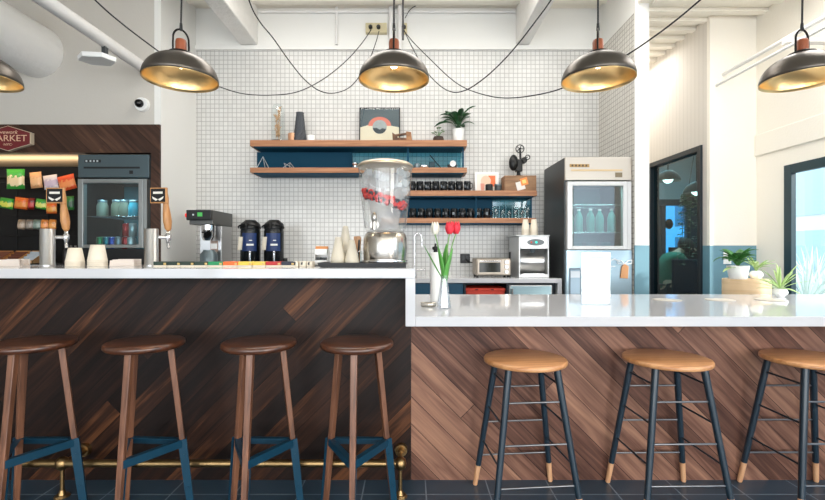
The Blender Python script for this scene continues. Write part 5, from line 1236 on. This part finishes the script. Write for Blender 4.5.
# sits facing right (+x), torso leaning forward, head bowed
bv = [((0, 0, .52), (.13, .15)), ((.05, 0, .72), (.12, .15)), ((.14, 0, .92), (.12, .17)), ((.22, 0, 1.06), (.10, .17)), ((.28, 0, 1.12), (.05, .055)), ((.34, 0, 1.17), .05),
      ((.39, -.0, 1.20), (.085, .08)), ((.43, 0, 1.215), (.095, .085)), ((.48, 0, 1.18), (.075, .07)),
      ((.22, -.17, 1.05), .055), ((.32, -.23, .86), .045), ((.50, -.16, .80), .036), ((.57, -.13, .80), (.03, .022)), ((.64, -.12, .795), (.028, .014)),
      ((.22, .17, 1.05), .055), ((.32, .23, .86), .045), ((.50, .16, .80), .036), ((.57, .13, .80), (.03, .022)), ((.64, .12, .795), (.028, .014)),
      ((.08, -.1, .50), .085), ((.46, -.12, .50), .065), ((.47, -.12, .10), .04), ((.47, -.12, .04), .04), ((.58, -.12, .03), .03),
      ((.08, .1, .50), .085), ((.46, .12, .50), .065), ((.47, .12, .10), .04), ((.47, .12, .04), .04), ((.58, .12, .03), .03)]
be = [(0, 1), (1, 2), (2, 3), (3, 4), (4, 5), (5, 6), (6, 7), (7, 8), (3, 9), (9, 10), (10, 11), (11, 12), (12, 13), (3, 14), (14, 15), (15, 16), (16, 17), (17, 18), (0, 19), (19, 20), (20, 21), (21, 22), (22, 23), (0, 24), (24, 25), (25, 26), (26, 27), (27, 28)]
bd = bodymesh('body', bv, be, skin, person)
sw = [((0, 0, .54), (.145, .165)), ((.05, 0, .72), (.14, .17)), ((.14, 0, .92), (.14, .19)), ((.21, 0, 1.05), (.115, .185)), ((.255, 0, 1.095), (.07, .08)),
      ((.22, -.17, 1.05), .072), ((.32, -.235, .86), .06), ((.48, -.17, .805), .048), ((.22, .17, 1.05), .072), ((.32, .235, .86), .06), ((.48, .17, .805), .048)]
bodymesh('sweater', sw, [(0, 1), (1, 2), (2, 3), (3, 4), (3, 5), (5, 6), (6, 7), (3, 8), (8, 9), (9, 10)], mat('green sweater', (44, 120, 96), .8), person)
tr = [((0, 0, .52), (.15, .16)), ((.08, -.1, .50), .1), ((.46, -.12, .505), .08), ((.47, -.12, .12), .055), ((.08, .1, .50), .1), ((.46, .12, .505), .08), ((.47, .12, .12), .055)]
bodymesh('trousers', tr, [(0, 1), (1, 2), (2, 3), (0, 4), (4, 5), (5, 6)], mat('dark trousers', (34, 38, 48), .8), person)
g = G(); g.ball((0, 0, 0), .112, 20, 1.0, 1.12, .95); Mh = Matrix.Rotation(R(35), 3, 'Y'); g.v = [tuple(Mh @ V(v)+V((.405, 0, 1.235))) for v in g.v if True]; g.build('hair', mat('dark brown hair', (40, 28, 24), .6), person)
for sy in (-1, 1):
    g = G(); g.ball((.52, sy*.035, 1.195), .008, 8); g.build('eye', black, person)
    g = G(); g.ball((.43, sy*.088, 1.19), .022, 8, 1.3, .6, .4); g.build('ear', skin, person)
g = G(); g.cyl((.535, 0, 1.185), (.56, 0, 1.15), .008, .016, n=8); g.build('nose', skin, person)
g = G(); g.cyl((.525, -.02, 1.13), (.525, .02, 1.13), .006, n=8); g.build('mouth', mat('lips', (176, 96, 88), .5), person)
def office_chair(loc, rz, label):
    t = thing('office_chair', label, 'office chair', loc, rz); meshm = mat('dark blue chair fabric', (30, 54, 78), .8)
    g = G(); g.box(-.24, .24, -.24, .24, .43, .50); g.build('seat', meshm, t, bevel=.03)
    g = G(); g.box(-.23, .23, -.27, -.23, .60, 1.04); g.build('backrest', meshm, t, bevel=.018)
    g = G(); g.bar((0, -.25, .7), (0, -.2, .44), .05, .02); g.cyl((0, 0, .12), (0, 0, .43), .025, n=14); g.build('column', black, t)
    for sx in (-1, 1):
        g = G(); g.tube([(sx*.25, -.05, .47), (sx*.29, -.05, .5), (sx*.29, -.05, .68)], .014, 8); g.box(sx*.29-.03, sx*.29+.03, -.15, .12, .68, .70); g.build('armrest', black, t)
    for k in range(5):
        a = 2*pi*k/5; g = G(); g.bar((0, 0, .12), (.28*cos(a), .28*sin(a), .075), .045, .03, w2=.03); lg = g.build('leg', black, t)
        g = G(); g.cyl((.28*cos(a)-.02, .28*sin(a), .03), (.28*cos(a)+.02, .28*sin(a), .03), .03, n=14); g.build('wheel', black, lg)
office_chair((X(678, 6.2), 6.2, 0), R(0), 'dark office chair with its back to the glass door')
t = thing('office_stool', 'dark seat the person in the green sweater sits on', 'stool', (px0+.02, PD, 0)); g = G(); g.cyl((0, 0, .30), (0, 0, .365), .19, n=28); g.build('seat', black, t); g = G(); g.cyl((0, 0, 0), (0, 0, .3), .03, n=12); g.cyl((0, 0, 0), (0, 0, .02), .18, n=24); g.build('base', black, t)
t = thing('desk', 'long desk in the office beyond the glass door', 'desk', (px0+.62, PD+.2, 0)); g = G(); g.box(-.34, .34, -.4, .4, .735, .765); g.build('desktop', mat('dark desk top', (70, 84, 92), .4), t, bevel=.004)
for sx in (-.31, .31):
    for sy in (-.37, .37):
        g = G(); g.box(sx-.025, sx+.025, sy-.025, sy+.025, 0, .735); g.build('leg', black, t)
g = G(); g.box(-.26, .26, -.01, .01, .12, .44); g.box(-.03, .03, 0, .02, .02, .14); g.box(-.1, .1, -.06, .08, 0, .015); o = g.build('computer_monitor', black, bevel=.004); o.location = (px0+.62, PD+.4, .7655); tag(o, 'black computer monitor on the office desk', 'monitor')
# hanging plant in the office
t = thing('hanging_plant', 'trailing green plant hanging from the office ceiling', 'plant', (X(696, 5.4), 5.4, 1.72)); random.seed(9)
g = G(); g.lathe([(.06, 0), (.1, .05), (.11, .13), (.1, .13), (.09, .1), (0, .1)], 24); g.build('pot', mat('grey hanging pot', (90, 96, 96), .6), t)
g = G()
for k in range(3):
    a = 2*pi*k/3; g.tube([(.1*cos(a), .1*sin(a), .12), (.02*cos(a), .02*sin(a), .6), (0, 0, HZ-1.72)], .003, 5)
g.build('cord', rubber, t)
g = G()
for k in range(16):
    a = random.uniform(0, 2*pi); L_ = random.uniform(.3, .95); r0 = .1; pts = [(r0*cos(a)*(1+.5*q), r0*sin(a)*(1+.5*q), .12-L_*q*q+.05*q) for q in [i/7 for i in range(8)]]
    g.tube(pts, .002, 5)
    for q in range(1, 8):
        for s_ in (-1, 1): g.leaf(pts[q], (cos(a+s_), sin(a+s_), .1), .07, .045, .7, 4)
g.build('foliage', mat('office leaf', (92, 130, 96), .5, var=.3, vscale=20), t, solid=.001)
t = thing('potted_plant', 'broad leafy plant on the office desk behind the glass door', 'plant', (px0+.84, 6.95, .7655)); g = G(); g.lathe([(.08, 0), (.1, .16), (.09, .15), (0, .14)], 24); g.build('pot', porcelain, t)
leafy(t, 26, .16, .26, .5, .15, MATS['office leaf'], (0, 0), (.4, 1.2), 15, .12)
g = G(); g.cyl((0, 0, 0), (0, -.03, 0), .08, n=28); o = g.build('wall_clock', black); o.location = (X(673, 9.3), 9.46, Z(224, 9.46)); o.scale = (1, 1, 1.35); tag(o, 'small dark oval hanging in the office window', 'ornament')
t = thing('white_cup', 'white cup on the floor cabinet near the office door', 'cup', (0, 0, 0)) if False else None
# ================================================================ outside
g = G(); g.box(WX+.06, 40, -25, 4.0, -.15, -.05); g.box(6.5, 40, 4.0, 30, -.15, -.05); g.add([(x, y, z) for z in (-.15, -.05) for x, y in ((3.45, 4.0), (6.5, 4.0), (6.5, 9.7))], [(2, 1, 0), (3, 4, 5), (0, 1, 4, 3), (1, 2, 5, 4), (2, 0, 3, 5)]); struct(g, 'floor_street', mat('pale pavement', (120, 128, 134), .8))
fac = mat('pale street facade', (196, 204, 208), .7)
t = thing('street_building', 'low pale glass-fronted building seen through the right window', 'building', (14, 9, -.1))
g = G(); g.box(-1, 1, -14, 12, 0, 4.2); g.build('facade', fac, t)
sun_blocker = thing('street_building', 'unseen pale block added down the street to keep sun off the bar', 'building', (15, -26, -.1))
g = G(); g.box(-1, -.4, -16, 16.2, 0, 15); g.build('facade', fac, sun_blocker)  # added out of view to block low sun through the other windows
k = 0
for yy in range(-13, 12, 3):
    for zz in (.4, 2.4):
        g = G(); g.box(-1.03, -.99, yy, yy+2.2, zz, zz+1.5); g.build('window', mat('blue facade glass', (150, 180, 190), .2), t)

# ================================================================ light
w = bpy.data.worlds.new('sky'); SC.world = w; w.use_nodes = True
bg = w.node_tree.nodes['Background']; bg.inputs[0].default_value = (.80, .90, 1.0, 1); bg.inputs[1].default_value = WORLD
def area(name, loc, rot, sx, sy, e, c):
    l = bpy.data.lights.new(name, 'AREA'); l.shape = 'RECTANGLE'; l.size = sx; l.size_y = sy; l.energy = e; l.color = c
    o = bpy.data.objects.new(name, l); COL.objects.link(o); o.location = loc; o.rotation_euler = rot; return o
area('daylight_street_front', (-.6, -5.0, 1.75), (R(90), 0, 0), 6.5, 2.7, E_BACK, (1, .97, .93))
area('daylight_right_windows', (WX-.02, -2.8, 1.6), (R(90), 0, R(90)), 3.0, 2.5, E_RIGHT, (1, .95, .88))
area('office_fill_light', (3.9, 7.2, 3.15), (0, 0, 0), 1.4, 1.8, E_OFF, (.75, .92, 1))  # added fill so the office reads through the door glass
area('kitchen_fill_light', (0, 3.3, 3.5), (0, 0, 0), 3.6, .8, E_KIT, (1, .97, .92))  # added unseen fill over the kitchen, lifts tiles and worktops
area('hall_fill_light', (2.5, 2.6, 3.15), (0, 0, 0), .6, 1.4, E_HALL, (1, .98, .95))  # added unseen fill that brightens the right side
area('corridor_fill_light', (2.36, 5.2, 3.2), (0, 0, 0), .4, 1.2, 14, (1, .98, .95))  # hidden fill added to lighten the dark siding
sl = bpy.data.lights.new('sun', 'SUN'); sl.energy = SUN; sl.angle = R(3); sl.color = (1, .96, .9)
so = bpy.data.objects.new('sun', sl); COL.objects.link(so)
so.rotation_euler = V((-.6, .6, -.3)).to_track_quat('-Z', 'Y').to_euler()
for x, (px, lb, rz) in zip(range(5), lamps):
    l = bpy.data.lights.new('lamp_glow', 'POINT'); l.energy = LAMP; l.color = (1, .84, .62); l.shadow_soft_size = .03
    o = bpy.data.objects.new('lamp_glow', l); COL.objects.link(o); o.location = (X(px, LD), LD, Z(80, LD)+.055)
# recess and fridge glows are added where the things stand
l = bpy.data.lights.new('market_soffit_light', 'AREA'); l.shape = 'RECTANGLE'; l.size = 2.5; l.size_y = .1; l.energy = 5; l.color = (1, .82, .6)
o = bpy.data.objects.new('market_soffit_light', l); COL.objects.link(o); o.location = (-4.2, 4.15, 1.9); o.rotation_euler = (R(160), 0, 0)

cam = bpy.data.cameras.new('camera'); co = bpy.data.objects.new('camera', cam); COL.objects.link(co); SC.camera = co
cam.sensor_width = 36; cam.lens = 36*F/825; co.location = (0, 0, CH); co.rotation_euler = (R(90), 0, 0); cam.shift_x = .5/825; cam.clip_start = .05
vs = SC.view_settings; vs.view_transform = 'Standard'; vs.look = 'None'; vs.gamma = 1; vs.use_curve_mapping = False; vs.exposure = EXPO
SC.cycles.use_denoising = True; SC.cycles.max_bounces = 10; SC.cycles.diffuse_bounces = 5; SC.cycles.glossy_bounces = 5; SC.cycles.transmission_bounces = 8; SC.cycles.transparent_max_bounces = 64; SC.cycles.caustics_reflective = False; SC.cycles.caustics_refractive = False
SC.cycles.sample_clamp_indirect = 6
